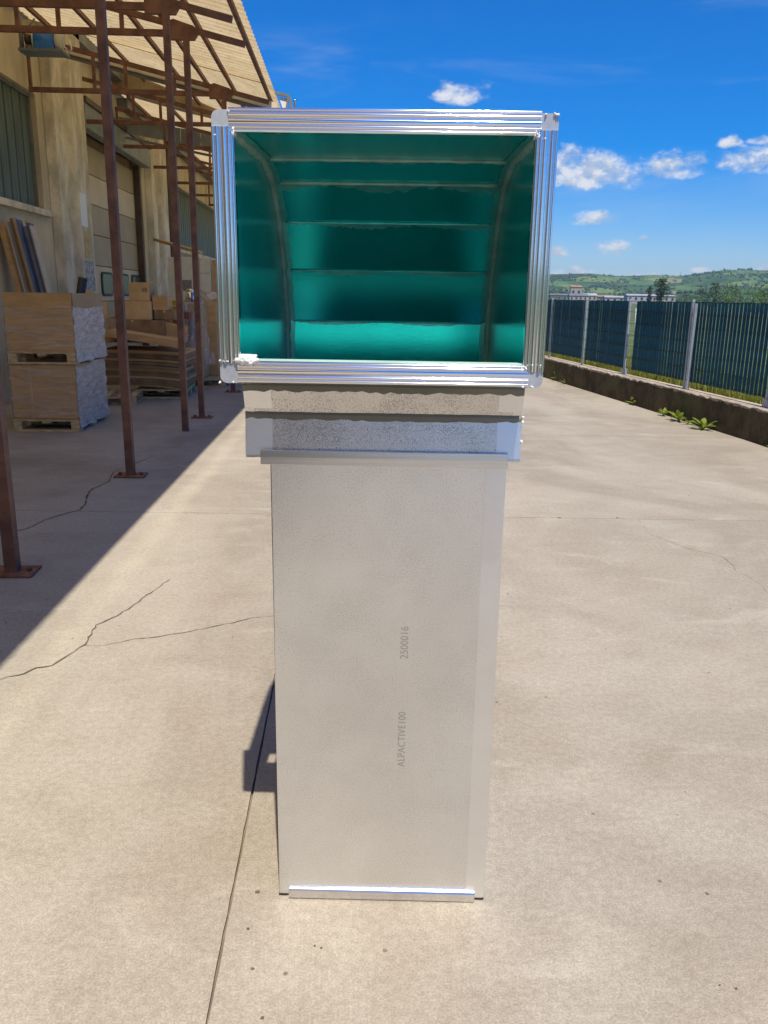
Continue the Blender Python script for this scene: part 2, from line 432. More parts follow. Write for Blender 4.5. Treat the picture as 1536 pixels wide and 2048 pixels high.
def bev(o, w, seg=2):
    b = o.modifiers.new('bevel', 'BEVEL'); b.width = w; b.segments = seg; b.limit_method = 'ANGLE'; b.angle_limit = R(40)


def tag(o, label, cat, group=None):
    o['label'] = label; o['category'] = cat
    if group: o['group'] = group
    return o


def thing(name, label, cat, loc=(0, 0, 0), rz=0, group=None):
    o = bpy.data.objects.new(name, None); COL.objects.link(o); o.empty_display_size = .2
    o.location = loc; o.rotation_euler = (0, 0, rz)
    return tag(o, label, cat, group)


def solo(name, mb, mats, label, cat, origin, rz=0, group=None, bevel=0):
    o = link(name, mb.mesh(name, mats, origin), None, origin)
    if bevel: bev(o, bevel)
    return tag(o, label, cat, group)


def struct(name, mb=None, mats=None, parent=None, loc=(0, 0, 0)):
    me = mb.mesh(name, mats) if mb else None
    o = bpy.data.objects.new(name, me); COL.objects.link(o); o.location = loc
    if parent: o.parent = parent
    else: o['kind'] = 'structure'
    return o


def copy_tree(o, parent=None):
    c = o.copy(); COL.objects.link(c); c.parent = parent
    for ch in list(o.children): copy_tree(ch, c)
    return c


# ------------------------------------------------------------------ ground and yard
struct('ground', MB().grid(lambda u, v: (-5200+10400*u, -5200+10400*v, -.32), 8, 8), M['field'])
yard = struct('concrete_yard')
base = MB().box(-5.6, 5.2, -46, 46, -.30, -.013)
b_ = struct('yard_base', base, M['joint'], yard)
SK = -.040


def slab(x0, x1, y0, y1):
    g = .0038; r = random.Random(int(x0*100+y0*37))
    def j(): return r.uniform(-.0013, .0013)
    pts = []
    def edge(ax, ay, bx, by):
        n = max(2, int(math.hypot(bx-ax, by-ay)/.06)) if max(abs(ax), abs(ay)) < 12 else 3
        for i in range(n):
            t = i/n; pts.append((ax+(bx-ax)*t+j(), ay+(by-ay)*t+j()+SK*(ax+(bx-ax)*t), -.0))
    a, b, c, d = x0+g, x1-g, y0+g, y1-g
    edge(a, c, b, c); edge(b, c, b, d); edge(b, d, a, d); edge(a, d, a, c)
    return MB().prism([(x, y, -.05) for x, y, z in pts], (0, 0, .05))


ys = [-46, -38, -30, -24, -18, -12, -6, -2, 5.99, 9.90, 13.9, 18, 22, 26, 30, 35, 46]
for y0, y1 in zip(ys, ys[1:]):
    for x0, x1 in ((-5.6, -.318), (-.318, 5.2)):
        part('slab', slab(x0, x1, y0, y1), M['concrete'], yard)


def ribbon(pts, w, seed):
    r = random.Random(seed); fine = []
    for (ax, ay), (bx, by) in zip(pts, pts[1:]):
        n = max(1, int(math.hypot(bx-ax, by-ay)/.03))
        for i in range(n):
            t = i/n; fine.append((ax+(bx-ax)*t+r.uniform(-.006, .006), ay+(by-ay)*t+r.uniform(-.006, .006)))
    fine.append(pts[-1]); mb = MB(); L = []
    for i, p in enumerate(fine):
        q = fine[min(i+1, len(fine)-1)]; o = fine[max(i-1, 0)]
        d = Vector((q[0]-o[0], q[1]-o[1])).normalized(); nrm = Vector((-d.y, d.x))
        ww = w*r.uniform(.25, 1.0)*(.35+.65*math.sin(math.pi*min(1, max(0, i/len(fine)))))/2
        L.append(((p[0]+nrm.x*ww, p[1]+nrm.y*ww), (p[0]-nrm.x*ww, p[1]-nrm.y*ww)))
    for (a, b), (c, d) in zip(L, L[1:]):
        mb.quad((*a, .003), (*b, .003), (*d, .003), (*c, .003))
    return mb


CR = [([(-2.6, 5.3), (-2.369, 5.447), (-2.237, 5.584), (-2.198, 5.825), (-2.078, 6.061), (-2.042, 6.105), (-2.051, 6.256), (-2.128, 6.555), (-2.159, 6.781), (-2.097, 7.096), (-2.171, 7.478), (-2.1, 7.75), (-1.98, 8.3)], .020),
      ([(-1.75, 3.2), (-1.483, 3.259), (-1.396, 3.31), (-1.369, 3.364), (-1.306, 3.387), (-1.286, 3.47), (-1.238, 3.606), (-1.251, 3.847), (-1.185, 3.967), (-1.143, 4.094), (-1.113, 4.242), (-1.035, 4.524)], .013),
      ([(-1.241, 3.606), (-1.164, 3.595), (-1.027, 3.671), (-.898, 3.71), (-.75, 3.78), (-.618, 3.856), (-.496, 3.934), (-.34, 3.98)], .007),
      ([(2.18, 5.886), (2.124, 5.496), (2.204, 5.298), (2.263, 5.132), (2.368, 5.033), (2.418, 4.957), (2.409, 4.809), (2.372, 4.703), (2.403, 4.602), (2.413, 4.441), (2.37, 4.29)], .0035)]
for i, (pts, w) in enumerate(CR): part('crack', ribbon(pts, w, i), M['crack'], yard)
# scraps of dead leaf and grit lying on the slabs
rg = random.Random(5); mb = MB()
sp = [(-.249, 1.939, .014), (-.233, 1.671, .009), (-.193, 1.528, .010), (-.083, 1.74, .006), (-.258, 1.803, .010), (-.066, 1.733, .006), (1.585, 5.925, .028), (2.035, 5.931, .018)]
sp += [(rg.uniform(-2.2, 3.2), rg.uniform(1.5, 8.5), rg.uniform(.003, .010)) for k in range(55)]
for x, y, s_ in sp:
    s_ *= .65
    a = rg.uniform(0, 6.3); n = 5; c = [(x+math.cos(a+k*1.256)*s_*rg.uniform(.5, 1.1), y+math.sin(a+k*1.256)*s_*rg.uniform(.35, .7), .001) for k in range(n)]
    mb.prism(c, (0, 0, .0025))
o = link('leaf_litter', mb.mesh('leaf_litter', M['crack'])); o['kind'] = 'stuff'; tag(o, 'small dark scraps of leaf and grit strewn over the concrete yard', 'litter')


# ------------------------------------------------------------------ hills, distance
def hz(a, r):
    n = lambda f, p: math.sin(a*f+p)
    ridge = 78+10*n(3.1, .4)+8*n(7.7, 1.9)+6*n(17.3, .3)+4*n(41, 2.2)+2.2*n(93, .7)
    fore = 23+7*n(5.3, 2.4)+5*n(13.7, .9)+3*n(31, 1.1)
    t1 = max(0, min(1, (r-1150)/700)); t1 = t1*t1*(3-2*t1)
    t2 = max(0, min(1, (r-1900)/1300)); t2 = t2*t2*(3-2*t2)
    rough = 3.5*math.sin(r*.011+a*23)+2.5*math.sin(r*.023-a*47)
    return -2+fore*t1*(1-.3*t2)+ridge*t2+rough*t1


def hill_pt(u, v):
    a = (u-.5)*2*math.pi; r = 1100+3000*v
    return (math.sin(a)*r, math.cos(a)*r, hz(a, r))


struct('hills', MB().grid(hill_pt, 900, 34), M['hill'])
rh = random.Random(21); mb = MB()
octa = [(1, 0, 0), (0, 1, 0), (-1, 0, 0), (0, -1, 0)]
for k in range(9000):
    a = rh.uniform(-.05, .75) if k < 7600 else rh.uniform(-3.1, 3.1); r = rh.uniform(1120, 3250)
    f = math.sin(a*37+r*.004)+math.sin(a*83-r*.007)+math.sin(r*.013+a*11)
    if f < .35 and rh.random() > .08: continue
    s_ = rh.uniform(2.5, 5.5); x, y, z = math.sin(a)*r, math.cos(a)*r, hz(a, r)-1
    ring1 = [(x+math.cos(t*1.2566+a*99)*s_*rh.uniform(.75, 1.1), y+math.sin(t*1.2566+a*99)*s_*rh.uniform(.75, 1.1), z+s_*rh.uniform(.5, .9)) for t in range(5)]
    b = len(mb.v); mb.v += [(x, y, z-1)]+ring1+[(x+rh.uniform(-1, 1), y, z+s_*rh.uniform(1.3, 1.9))]
    for t in range(5):
        t2 = (t+1) % 5
        mb.f += [(b, b+1+t2, b+1+t), (b+1+t, b+1+t2, b+6)]; mb.mi += [0, 0]; mb.sm += [False, False]
o = link('woodland', mb.mesh('woodland', M['leafd'])); o['kind'] = 'stuff'; tag(o, 'dark green woods and hedgerows scattered over the far hills', 'woodland')


# ------------------------------------------------------------------ warehouse on the left
XW = -5.0
wh = thing('warehouse', 'long beige warehouse with concrete columns and sectional door behind the rusty canopy', 'warehouse', (-5.0, 16, 0))


def wall_holes(y0, y1, z0, z1, holes, x0=XW-.32, x1=XW):
    ysx = sorted({y0, y1, *[h[0] for h in holes], *[h[1] for h in holes]}); zs = sorted({z0, z1, *[h[2] for h in holes], *[h[3] for h in holes]})
    mb = MB()
    for a, b in zip(ysx, ysx[1:]):
        zr = None
        for c, d in zip(zs, zs[1:]):
            inside = any(h[0] <= (a+b)/2 <= h[1] and h[2] <= (c+d)/2 <= h[3] for h in holes)
            if not inside: mb.box(x0, x1, a, b, c, d)
    return mb


WIN = [(11.2, 14.45, 2.88, 4.62), (24.3, 33.6, 2.85, 4.60), (36, 43, 2.85, 4.6)]
DOOR = (16.38, 21.2, 0, 4.9)
part('wall', wall_holes(-46, 46, 0, 8.2, WIN+[DOOR]), M['wall'], wh, True)
part('roof', MB().box(-25, XW+.25, -46.2, 46.2, 8.2, 8.45), M['gutter'], wh, True)
part('wall', MB().box(-25, XW-.32, -46, -45.7, 0, 8.2), M['wall'], wh, True)
part('wall', MB().box(-25, XW-.32, 45.7, 46, 0, 8.2), M['wall'], wh, True)
part('wall', MB().box(-9, -8.7, -45.7, 45.7, 0, 8.2), M['cardd'], wh, True, label='dark inside wall behind the windows')
# windows of profiled glass
for (a, b, c, d) in WIN:
    fr = MB()
    fr.box(XW-.20, XW-.08, a, b, c, c+.05); fr.box(XW-.20, XW-.08, a, b, d-.05, d)
    fr.box(XW-.20, XW-.08, a, a+.05, c+.05, d-.05); fr.box(XW-.20, XW-.08, b-.05, b, c+.05, d-.05)
    w = part('window', fr, M['gutter'], wh, True)
    n = int((b-a-.1)/.30); st = (b-a-.1)/n
    for k in range(n):
        y = a+.05+k*st
        p = MB().prism([(XW-.17, y+.006, c+.05), (XW-.115, y+.03, c+.05), (XW-.115, y+st-.03, c+.05), (XW-.17, y+st-.006, c+.05)], (0, 0, d-c-.1))
        part('pane', p, M['glassg'], w, True)
    s2 = MB().box(XW-.08, XW+.10, a-.15, b+.15, c-.10, c-.002)
    part('sill', s2, M['column'], w, True, bevel=.01)
# columns
def column(y0, y1):
    poly = [(XW+.002, y0), (XW+.16, y0+.06), (XW+.16, y0+.52), (XW+.10, y0+.60), (XW+.10, y0+.72), (XW+.22, y0+.80), (XW+.22, y1-.06), (XW+.16, y1), (XW+.002, y1)]
    return MB().prism([(x, y, 0) for x, y in poly], (0, 0, 6.6))
for y0, y1 in ((14.75, 16.34), (21.55, 23.15), (34.2, 35.7), (6.3, 7.9)):
    c = part('column', column(y0, y1), M['column'], wh, True, bevel=.012)
    if y0 == 14.75:
        part('notice', MB().box(XW+.221, XW+.226, 15.62, 15.98, 2.74, 3.30), M['white'], c, True, label='blank white notice high on the column')
        part('notice', MB().box(XW+.221, XW+.225, 15.72, 15.98, 2.20, 2.66), M['yellow'], c, True, label='faded yellow notice below the white one')
        part('peeled_patch', MB().box(XW+.221, XW+.224, 15.62, 16.20, 1.62, 2.15), M['peel'], c, True)
# chipped patches by the window
for y, z, s_ in ((13.95, 2.02, .09), (14.12, 1.86, .07), (13.85, 2.12, .05)):
    part('chipped_patch', MB().prism([(XW+.001, y+math.cos(k)*s_*random.uniform(.6, 1.1), z+math.sin(k)*s_*random.uniform(.6, 1.1)) for k in range(6)], (.004, 0, 0)), M['white'], wh, True)
# sectional door
dr = part('sectional_door', MB().box(XW-.30, XW-.22, 16.38, 21.2, 0, 4.6), M['cardd'], wh, True)
zs = [0, .75, 1.42, 2.12, 2.72, 3.30, 3.86, 4.40]
for k, (a, b) in enumerate(zip(zs, zs[1:])):
    mt = M['doorl'] if k in (5, 2) else M['door']
    p = part('door_section', MB().box(XW-.22, XW-.165, 16.42, 21.1, a+.006, b-.006), mt, dr, True, bevel=.008)
for yc in (16.95, 18.3, 19.65, 20.75):
    def rr_(w, h, x):
        pts = []
        for cx, cz, a0 in ((w-.10, h-.10, 0), (-w+.10, h-.10, 90), (-w+.10, -h+.10, 180), (w-.10, -h+.10, 270)):
            for q in range(4):
                a = R(a0+q*30); pts.append((x, yc+cx+math.cos(a)*.10, 1.77+cz+math.sin(a)*.10))
        return pts
    p = part('porthole', MB().prism(rr_(.40, .245, XW-.164), (.022, 0, 0)), M['rubber'], dr, True)
    part('porthole_glass', MB().prism(rr_(.35, .20, XW-.141), (.006, 0, 0)), M['glassd'], dr, True)
part('door_guide', MB().box(XW-.16, XW-.02, 21.10, 21.2, 0, 4.5), M['brownpipe'], wh, True)
part('lintel', MB().box(XW+.003, XW+.20, 16.40, 21.4, 4.50, 4.92), M['lintel'], wh, True, bevel=.01)
part('lintel_trim', MB().box(XW+.003, XW+.235, 16.38, 21.42, 4.925, 5.02), M['brownpipe'], wh, True)
part('alarm_lamp', MB().tube([(XW+.15, 16.2, 5.02), (XW+.15, 16.2, 5.16)], [.09, .05], 10), M['yellow'], wh, True)
part('downpipe', MB().tube([(XW+.14, 23.55, 0), (XW+.14, 23.55, 6.4)], .13, 12), M['brownpipe'], wh, True)
part('conduit', MB().tube([(XW+.06, 23.95, 2.5), (XW+.06, 23.95, 5.2)], .035, 8), M['gutter'], wh, True)
part('wall_gutter', MB().box(XW+.002, XW+.22, 14.6, 19.2, 5.88, 6.05), M['gutter'], wh, True)
part('wall_gutter', MB().box(XW+.002, XW+.22, 19.4, 46, 5.45, 5.62), M['gutter'], wh, True)

# ------------------------------------------------------------------ canopy
XE = -1.243; ZE = 4.80
can = thing('canopy_roof', 'translucent tan corrugated canopy roof over the left side of the yard', 'canopy', (-3, 12, 5))


def sheet(y0, y1, slope):
    n = int((y1-y0)/.0425)
    mb = MB()
    def fn(u, v):
        x = XE+.004+(XW-XE)*v; y = y0+(y1-y0)*u
        return (x, y, ZE+slope*(XE-x)+.022*math.cos(2*math.pi*y/.17))
    return mb.grid(fn, n, 5)


SECT = [(-40, 14.25, .228), (14.27, 19.1, .377), (19.125, 45, .247)]
KS = (.419, .581, .695, .81, .99, 1.16, 1.34)
for (y0, y1, sl) in SECT:
    part('roof_sheet', sheet(y0, y1, sl), M['roof'], can, True)
    h0 = ZE-HC+sl*XE
    for k in KS:
        x = h0/(1/k-sl)
        if x > 4.92: continue
        z = ZE+sl*(x+XE)-.055
        part('purlin', MB().box(-x-.025, -x+.025, y0+.02, y1-.02, z-.03, z+.03), M['rust'], can, True)
for (y, s0, s1) in ((14.254, .228, .377), (19.104, .247, .377)):  # unseen sheets added to stop sun and sky leaking through the roof steps
    xa, xb = XE-.1, XW+.01
    part('sun_block_sheet', MB().prism([(xa, y, ZE+s0*(XE-xa)-.02), (xa, y, ZE+s1*(XE-xa)+.05), (xb, y, ZE+s1*(XE-xb)+.05), (xb, y, ZE+s0*(XE-xb)-.02)], (0, .01, 0)), M['roof'], can, True)
# end boards where the sections step
def slope_bar(y, x0, z0, x1, z1, t, h): return MB().prism([(x0, y, z0-h), (x1, y, z1-h), (x1, y, z1), (x0, y, z0)], (0, t, 0))
part('fascia', slope_bar(14.30, -4.98, 5.41, -1.16, 4.545, .04, .10), M['cream'], can, True)
part('fascia', slope_bar(14.345, -4.98, 5.31, -1.16, 4.445, .05, .06), M['gutter'], can, True)
gs = part('glazed_strip', slope_bar(19.20, -4.95, 4.86, -1.9, 4.31, .03, .05), M['gutter'], can, True)
for k in range(7):
    x0 = -4.93+k*.43; x1 = x0+.424
    zt = lambda x: 5.07-.17*(x+3.96)*.9
    part('glazing_panel', MB().prism([(x0, 19.21, zt(x0)-.30), (x1, 19.21, zt(x1)-.31), (x1, 19.21, zt(x1)), (x0, 19.21, zt(x0))], (0, .02, 0)), M['lintel'], gs, True)

frames = [(4.65, .228), (7.33, .228), (9.88, .228), (11.01, .228), (14.05, .228), (16.45, .228), (19.0, .228), (21.9, .228), (24.8, .228), (27.7, .228), (30.6, .228), (33.5, .228)]
FL = {4.65: 'rusty steel canopy frame with the post nearest the left edge of the photo', 7.33: 'rusty steel canopy frame whose thick post stands second from the near left',
      9.88: 'rusty steel canopy frame whose post is third, left of the close pair partner', 11.01: 'rusty steel canopy frame whose post is the farthest left of the metal duct',
      14.05: 'rusty canopy frame with cream board behind it, post hidden by the duct'}


def frame_parts(root, far=False):
    part('post', MB().box(-.035, .035, -.035, .035, .012, 4.60), M['rust'], root)
    bp = part('base_plate', MB().prism([(-.13, -.10, 0), (.13, -.10, 0), (.14, -.08, 0), (.13, .10, 0), (-.13, .10, 0)], (0, 0, .012)), M['rustplate'], root)
    for sx in (-.095, .095): part('bolt', MB().tube([(sx, 0, .012), (sx, 0, .035)], .014, 6), M['rust'], bp)
    X0 = XW+.06+1.97
    part('bottom_chord', MB().bar((X0, 0, 4.60), (.12, 0, 4.60), .05, .07), M['rust'], root)
    zt = lambda x: 4.66-.228*x
    part('top_chord', MB().bar((X0, 0, zt(X0)), (.70, 0, zt(.70)), .05, .065), M['rust'], root)
    for x in (X0+.03, X0+1.0, -1.49, -.75): part('strut', MB().bar((x, 0, 4.60), (x, 0, zt(x)), .045, .045), M['rust'], root)
    part('gusset_plate', MB().prism([(-.22, -.03, 4.53), (.10, -.03, 4.53), (.16, -.03, 4.62), (.10, -.03, 4.68), (-.14, -.03, 4.75), (-.22, -.03, 4.72)], (0, .06, 0)), M['rust'], root)


f0 = None
for y, sl in frames:
    lab = FL.get(y, 'rusty steel canopy frame beyond or beside the ones with posts in view')
    if f0 is None:
        f0 = thing('canopy_frame', lab, 'canopy frame', (-1.97, y, 0), 0, 'rusty canopy frames along the yard'); frame_parts(f0); f = f0
    else:
        f = copy_tree(f0); f.location = (-1.97, y, 0); f['label'] = lab
    if y > 20: f['label'] = {21.9: 'first', 24.8: 'second', 27.7: 'third', 30.6: 'fourth', 33.5: 'fifth'}[y]+' rusty canopy frame beyond the grey glazed strip, counted from the near side'
    if y == 16.45: f['label'] = 'rusty canopy frame under the higher roof section just before the glazed strip'
    if y == 19.0: f['label'] = 'rusty canopy frame directly in front of the grey glazed strip'
    if y in (9.88,): f.location.z = -.06

# hanging line of pipe and blue unit under the canopy
un = thing('hanging_unit', 'blue box-shaped unit with pale end cap on a grey tray under the canopy', 'unit', (-4.14, 12.5, 4.72))
part('housing', MB().tube([(-.12, 0, .14), (.17, 0, .14)], .118, 14), M['blue'], un)
part('housing', MB().box(-.10, .16, -.115, .115, .022, .14), M['blue'], un, bevel=.015)
part('end_cap', MB().tube([(.172, 0, .14), (.22, 0, .14), (.25, 0, .13)], [.13, .125, .09], 14), M['beige'], un)
part('rim', MB().tube([(-.13, 0, .14), (-.11, 0, .14)], .125, 14), M['beige'], un)
part('knob', MB().tube([(-.20, -.09, .13), (-.14, -.11, .13)], .055, 10), M['black'], un)
tr = MB().box(-.30, .28, -.16, .16, -.01, .02)
for k in range(9): tr.box(-.28+k*.06, -.265+k*.06, -.175, -.16, -.01, .03)
part('tray', tr, M['greytray'], un)
part('bracket', MB().tube([(-.30, 0, .0), (-.30, 0, .45)], .03, 8).tube([(-.30, 0, .2), (-.10, 0, .42)], .012, 6), M['gutter'], un)
part('cable', MB().tube([(.25, 0, .10), (.33, 0, .02), (.36, 0, .06), (.34, 0, .18)], .01, 6), M['white'], un)

# bracket with lamp on the far canopy edge
br = thing('edge_lamp_bracket', 'triangular steel bracket with a pale pane and small lamp on the far canopy edge', 'bracket', (-1.1, 14.8, 4.60))
part('pane', MB().prism([(-.08, 0, .14), (.065, 0, .12), (.02, 0, -.14)], (0, .02, 0)), M['white'], br)
part('bar', MB().bar((-.14, -.02, .20), (.09, -.02, .155), .03, .045).bar((.08, -.02, .17), (.025, -.02, -.16), .03, .035).bar((.085, -.02, .15), (.16, -.02, -.12), .03, .045).bar((.03, -.02, -.10), (.20, -.02, -.13), .03, .025), M['gutter'], br)
part('lamp', MB().tube([(.185, -.02, -.12), (.185, -.02, .04), (.19, -.02, .09), (.18, -.02, .12)], [.012, .012, .03, .012], 8), M['bright'], br)
part('mount', MB().box(-.05, .17, -.02, .02, -.5, -.16), M['rust'], br)


# ------------------------------------------------------------------ goods under the canopy
def pallet(loc, rz, label, w=.8, l=1.2, group='wooden pallets under the canopy'):
    p = thing('pallet', label, 'pallet', loc, rz, group)
    for i in range(7):
        y = -l/2+.05+i*(l-.10)/6; h = .05 if i in (0, 3, 6) else .042
        part('board', MB().box(-w/2, w/2, y-h, y+h, .122, .144), M['wood'], p)
    for x in (-w/2+.05, 0, w/2-.05):
        part('bearer', MB().box(x-.05, x+.05, -l/2+.002, l/2-.002, .100, .1215), M['wood'], p)
        for y in (-l/2+.07, 0, l/2-.07):
            if x or not y: part('block', MB().box(x-.049, x+.049, y-.068, y+.068, .0225, .0995), M['wood'], p)
    for y in (-l/2+.07, 0, l/2-.07): part('bottom_board', MB().box(-w/2, w/2, y-.07, y+.07, 0, .022), M['wood'], p)
    return p


def film_shell(x0, x1, y0, y1, z0, z1, seed, amp=.02, flare=.03):
    r = random.Random(seed); mb = MB()
    def n3(a, b): return math.sin(a*9.1+seed)*math.sin(b*11.3+seed*2)+.6*math.sin(a*23+b*17+seed)+.4*math.sin(b*41-a*13)
    def wallf(ax, ay, bx, by, nx, ny, mi):
        def fn(u, v):
            zl = z0 if mi else .03
            z = zl+(z1-zl)*v; o = amp*(.35+.35*n3(u*2, v*2))+flare*max(0, 1-v*3)**2*(.6+.4*math.sin(u*19))
            top = .018*math.sin(u*7+seed) if v > .99 else 0
            return (ax+(bx-ax)*u+nx*o, ay+(by-ay)*u+ny*o, z+top)
        mb.grid(fn, 14, 14, mi)
    wallf(x0, y0, x1, y0, 0, -1, 0); wallf(x1, y0, x1, y1, 1, 0, 1); wallf(x1, y1, x0, y1, 0, 1, 1); wallf(x0, y1, x0, y0, -1, 0, 1)
    return mb


pallet((-3.565, 10.35, 0), 0, 'wooden pallet on the ground under the lower wrapped box of the stack', .77)
pallet((-3.55, 10.35, .785), 0, 'wooden pallet between the two wrapped boxes of the near stack', .77)
c = thing('wrapped_carton', 'closed brown carton in stretch film on the ground pallet, bottom of stack', 'carton', (-3.565, 10.35, .145), 0, 'wrapped cartons on stacked pallets')
part('box', MB().box(-.375, .375, -.585, .585, 0, .636), M['card'], c, bevel=.012)
part('tape', MB().box(-.16, -.135, -.588, -.5851, .0, .63), M['cardl'], c)
part('stretch_film', film_shell(-.378, .378, -.592, .592, -.10, .62, 3), [M['filmf'], M['films']], c)
c = thing('wrapped_carton', 'open brown carton in stretch film on the upper pallet, top of stack', 'carton', (-3.55, 10.35, .930), 0, 'wrapped cartons on stacked pallets')
ob = MB(); t_ = .012
ob.box(-.38, .38, -.59, .59, 0, .012).box(-.38, .38, -.59, -.59+t_, .012, .655).box(-.38, .38, .59-t_, .59, .012, .655)
ob.box(-.38, -.38+t_, -.59+t_, .59-t_, .012, .655).box(.38-t_, .38, -.59+t_, .59-t_, .012, .655)
part('box', ob, M['card'], c)
part('flap', MB().prism([(.381, -.57, .655), (.381, .57, .655), (.392, .57, .50), (.392, -.57, .50)], (.006, 0, 0)), M['cardi'], c)
part('stretch_film', film_shell(-.384, .384, -.597, .597, -.12, .50, 8, .022, .04), [M['filmf'], M['films']], c)
c = tag(link('cardboard_tube', MB().tube([(0, 0, -.35), (0, 0, .32)], .055, 12).mesh('cardboard_tube', M['black'])), 'black tube sticking out of the open wrapped carton', 'tube'); c.location = (-3.35, 10.62, 1.46); c.rotation_euler = (R(4), R(14), 0)
c = tag(link('paper_sheet', MB().grid(lambda u, v: (-.10+.2*u+.03*v, .03*math.sin(u*5), -.35+.62*v-.10*abs(u-.45)), 6, 6).mesh('paper_sheet', M['cardl'])), 'crumpled brown paper beside the black tube in the open carton', 'paper'); c.location = (-3.27, 10.75, 1.36); c.scale = (.75, 1, .75)
s_ = c.modifiers.new('thick', 'SOLIDIFY'); s_.thickness = .006

# boards leaning on the wall
bx = -4.98
for i, (w, h, mt, nm) in enumerate([(.09, 2.50, 'card', 'brown honeycomb board leaning on the wall, farthest left of its row'), (.07, 2.56, 'bd_grey', 'grey board leaning on the wall, second from the left in its row'),
                                (.07, 2.60, 'cardd', 'dark brown board leaning on the wall between grey and cream boards'), (.09, 2.62, 'bd_cream', 'cream board leaning on the wall in the middle of its row'),
                                (.035, 2.58, 'bd_blue', 'thin dark blue board leaning on the wall next to the cream one'), (.07, 2.50, 'bd_lav', 'pale blue board leaning on the wall left of the wide blue one'),
                                (.03, 2.57, 'card', 'thin brown board leaning between the pale blue and wide blue boards'), (.07, 2.54, 'bd_blue', 'wide blue board leaning on the wall, second from the right of its row'), (.03, 2.50, 'bd_cream', 'thin cream outermost board of the row leaning on the wall')]):
    w *= .76; lean = .18
    mb = MB().prism([(bx+(h-.0)*0, 0, h), (bx+w, 0, h), (bx+w+lean*h, 0, 0), (bx+lean*h, 0, 0)], (0, .14+.02*(i % 3), 0))
    o = solo('leaning_board', mb, M[mt], nm, 'board', (bx+.3, 0, 0), group='boards leaning on the warehouse wall', bevel=.004)
    o.location.y = 12.45+.05*((i*7) % 4)
    bx += w+.004

pallet((-3.77, 12.50, 0), R(97), 'empty pallet on the floor just right of the wrapped stack', .8)
pallet((-2.99, 13.62, 0), R(4), 'pallet holding the flattened cartons behind the posts', .8, 1.2)
# flattened cartons
rs = random.Random(3); z = .150
for k in range(13):
    th = rs.uniform(.035, .055); x0 = -3.86+rs.uniform(-.03, .03); x1 = -2.62+rs.uniform(-.07, .05); y0 = 13.02+rs.uniform(-.04, .03)
    sag = rs.uniform(.03, .05)*(1-k/16)
    def fn(u, v, z=z, th=th, x0=x0, x1=x1, y0=y0):
        return None
    mb = MB(); n = 8
    prof = []
    for i in range(n+1):
        u = i/n; x = x0+(x1-x0)*u; prof.append((x, z+.05*(math.sin(u*3.0))*(1-k/18)+.10*max(0, .45-u)*(1-k/16)-.02*u))
    poly = [(x, y0, zz) for x, zz in prof]+[(x, y0, zz+th*.86) for x, zz in reversed(prof)]
    mb.prism(poly, (0, 1.15, 0))
    solo('flattened_carton', mb, M['cardd'] if k % 3 else M['card'], {0: 'lowest flattened carton, lying directly on the pallet under its sagging stack', 12: 'topmost flattened carton of the sagging stack, just under the tilted tray'}.get(k, 'flattened brown carton inside the sagging stack on the pallet behind the posts'), 'carton', (-3.2, 13.6, 0), group='flattened cartons in one stack').location.z = 0
    z += th
top = z
# big shallow tray lying on the stack
tr = thing('carton_tray', 'large shallow brown carton tray lying tilted on the flattened cartons', 'carton', (-3.12, 13.05, .93)); tr.rotation_euler = (R(3), R(8.5), R(3))
part('base', MB().box(-.62, .52, -.42, .55, 0, .015), M['cardl'], tr)
part('side', MB().box(-.62, .52, -.435, -.42, -.02, .085), M['card'], tr)
part('side', MB().box(-.62, .52, .55, .565, 0, .22), M['card'], tr)
part('side', MB().box(.52, .535, -.435, .565, -.02, .09), M['cardi'], tr)
part('side', MB().box(-.635, -.62, -.435, .565, 0, .2), M['card'], tr)


def carton(x0, x1, y0, y1, z0, z1, label, mt='card', side=None, rz=0, open_=False, rest=None):
    cx, cy = (x0+x1)/2, (y0+y1)/2
    c = thing('carton', label, 'carton', (cx, cy, z0), rz, 'cartons piled under the canopy'); w, d, h = (x1-x0)/2, (y1-y0)/2, z1-z0
    part('box', MB().box(-w, w, -d, d, 0, h), M[mt], c, bevel=.006)
    part('tape', MB().box(-.02, .02, -d-.002, d+.002, h-.03, h+.002), M['cardl'], c)
    if side: part('side_panel', MB().box(w+.001, w+.003, -d+.01, d-.01, .01, h-.01), M[side], c)
    return c


carton(-3.95, -2.95, 13.5, 14.15, .83, 1.18, 'wide brown carton under the two smaller cartons by the door', 'cardd')
carton(-3.66, -3.17, 13.55, 13.95, 1.185, 1.472, 'middle brown carton with a pale printed side in the pile by the door', 'cardl', 'cabinet', R(4))
c = carton(-3.50, -3.17, 13.62, 13.90, 1.475, 1.76, 'small carton on top of the pile, with faint dark print on its side', 'cardl', 'cardi', R(-6))
pr_ = MB()
for k in range(4): pr_.box(.05+k*.024, .066+k*.024, -.144, -.1415, .14, .20)
part('print', pr_, M['label'], c)
carton(-3.14, -2.90, 13.6, 13.95, 1.335, 1.565, 'brown carton right of the pile resting on the dark open carton', 'card')
carton(-3.12, -2.80, 13.6, 13.98, 1.19, 1.33, 'dark open carton under the right-hand carton of the pile', 'cardd')
c = thing('carton', 'torn carton with a raised flap leaning behind the wrapped stack', 'carton', (-3.98, 13.3, 1.2), R(12), 'cartons piled under the canopy')
part('box', MB().box(-.22, .2, -.25, .25, 0, .26), M['cardl'], c)
part('flap', MB().prism([(-.22, -.24, .27), (.21, -.24, .05), (.04, -.26, .40), (-.1, -.26, .47)], (0, .01, 0)), M['cardl'], c)
carton(-4.3, -3.7, 13.2, 13.6, .85, 1.19, 'brown carton behind the wrapped stack below the torn one', 'card')
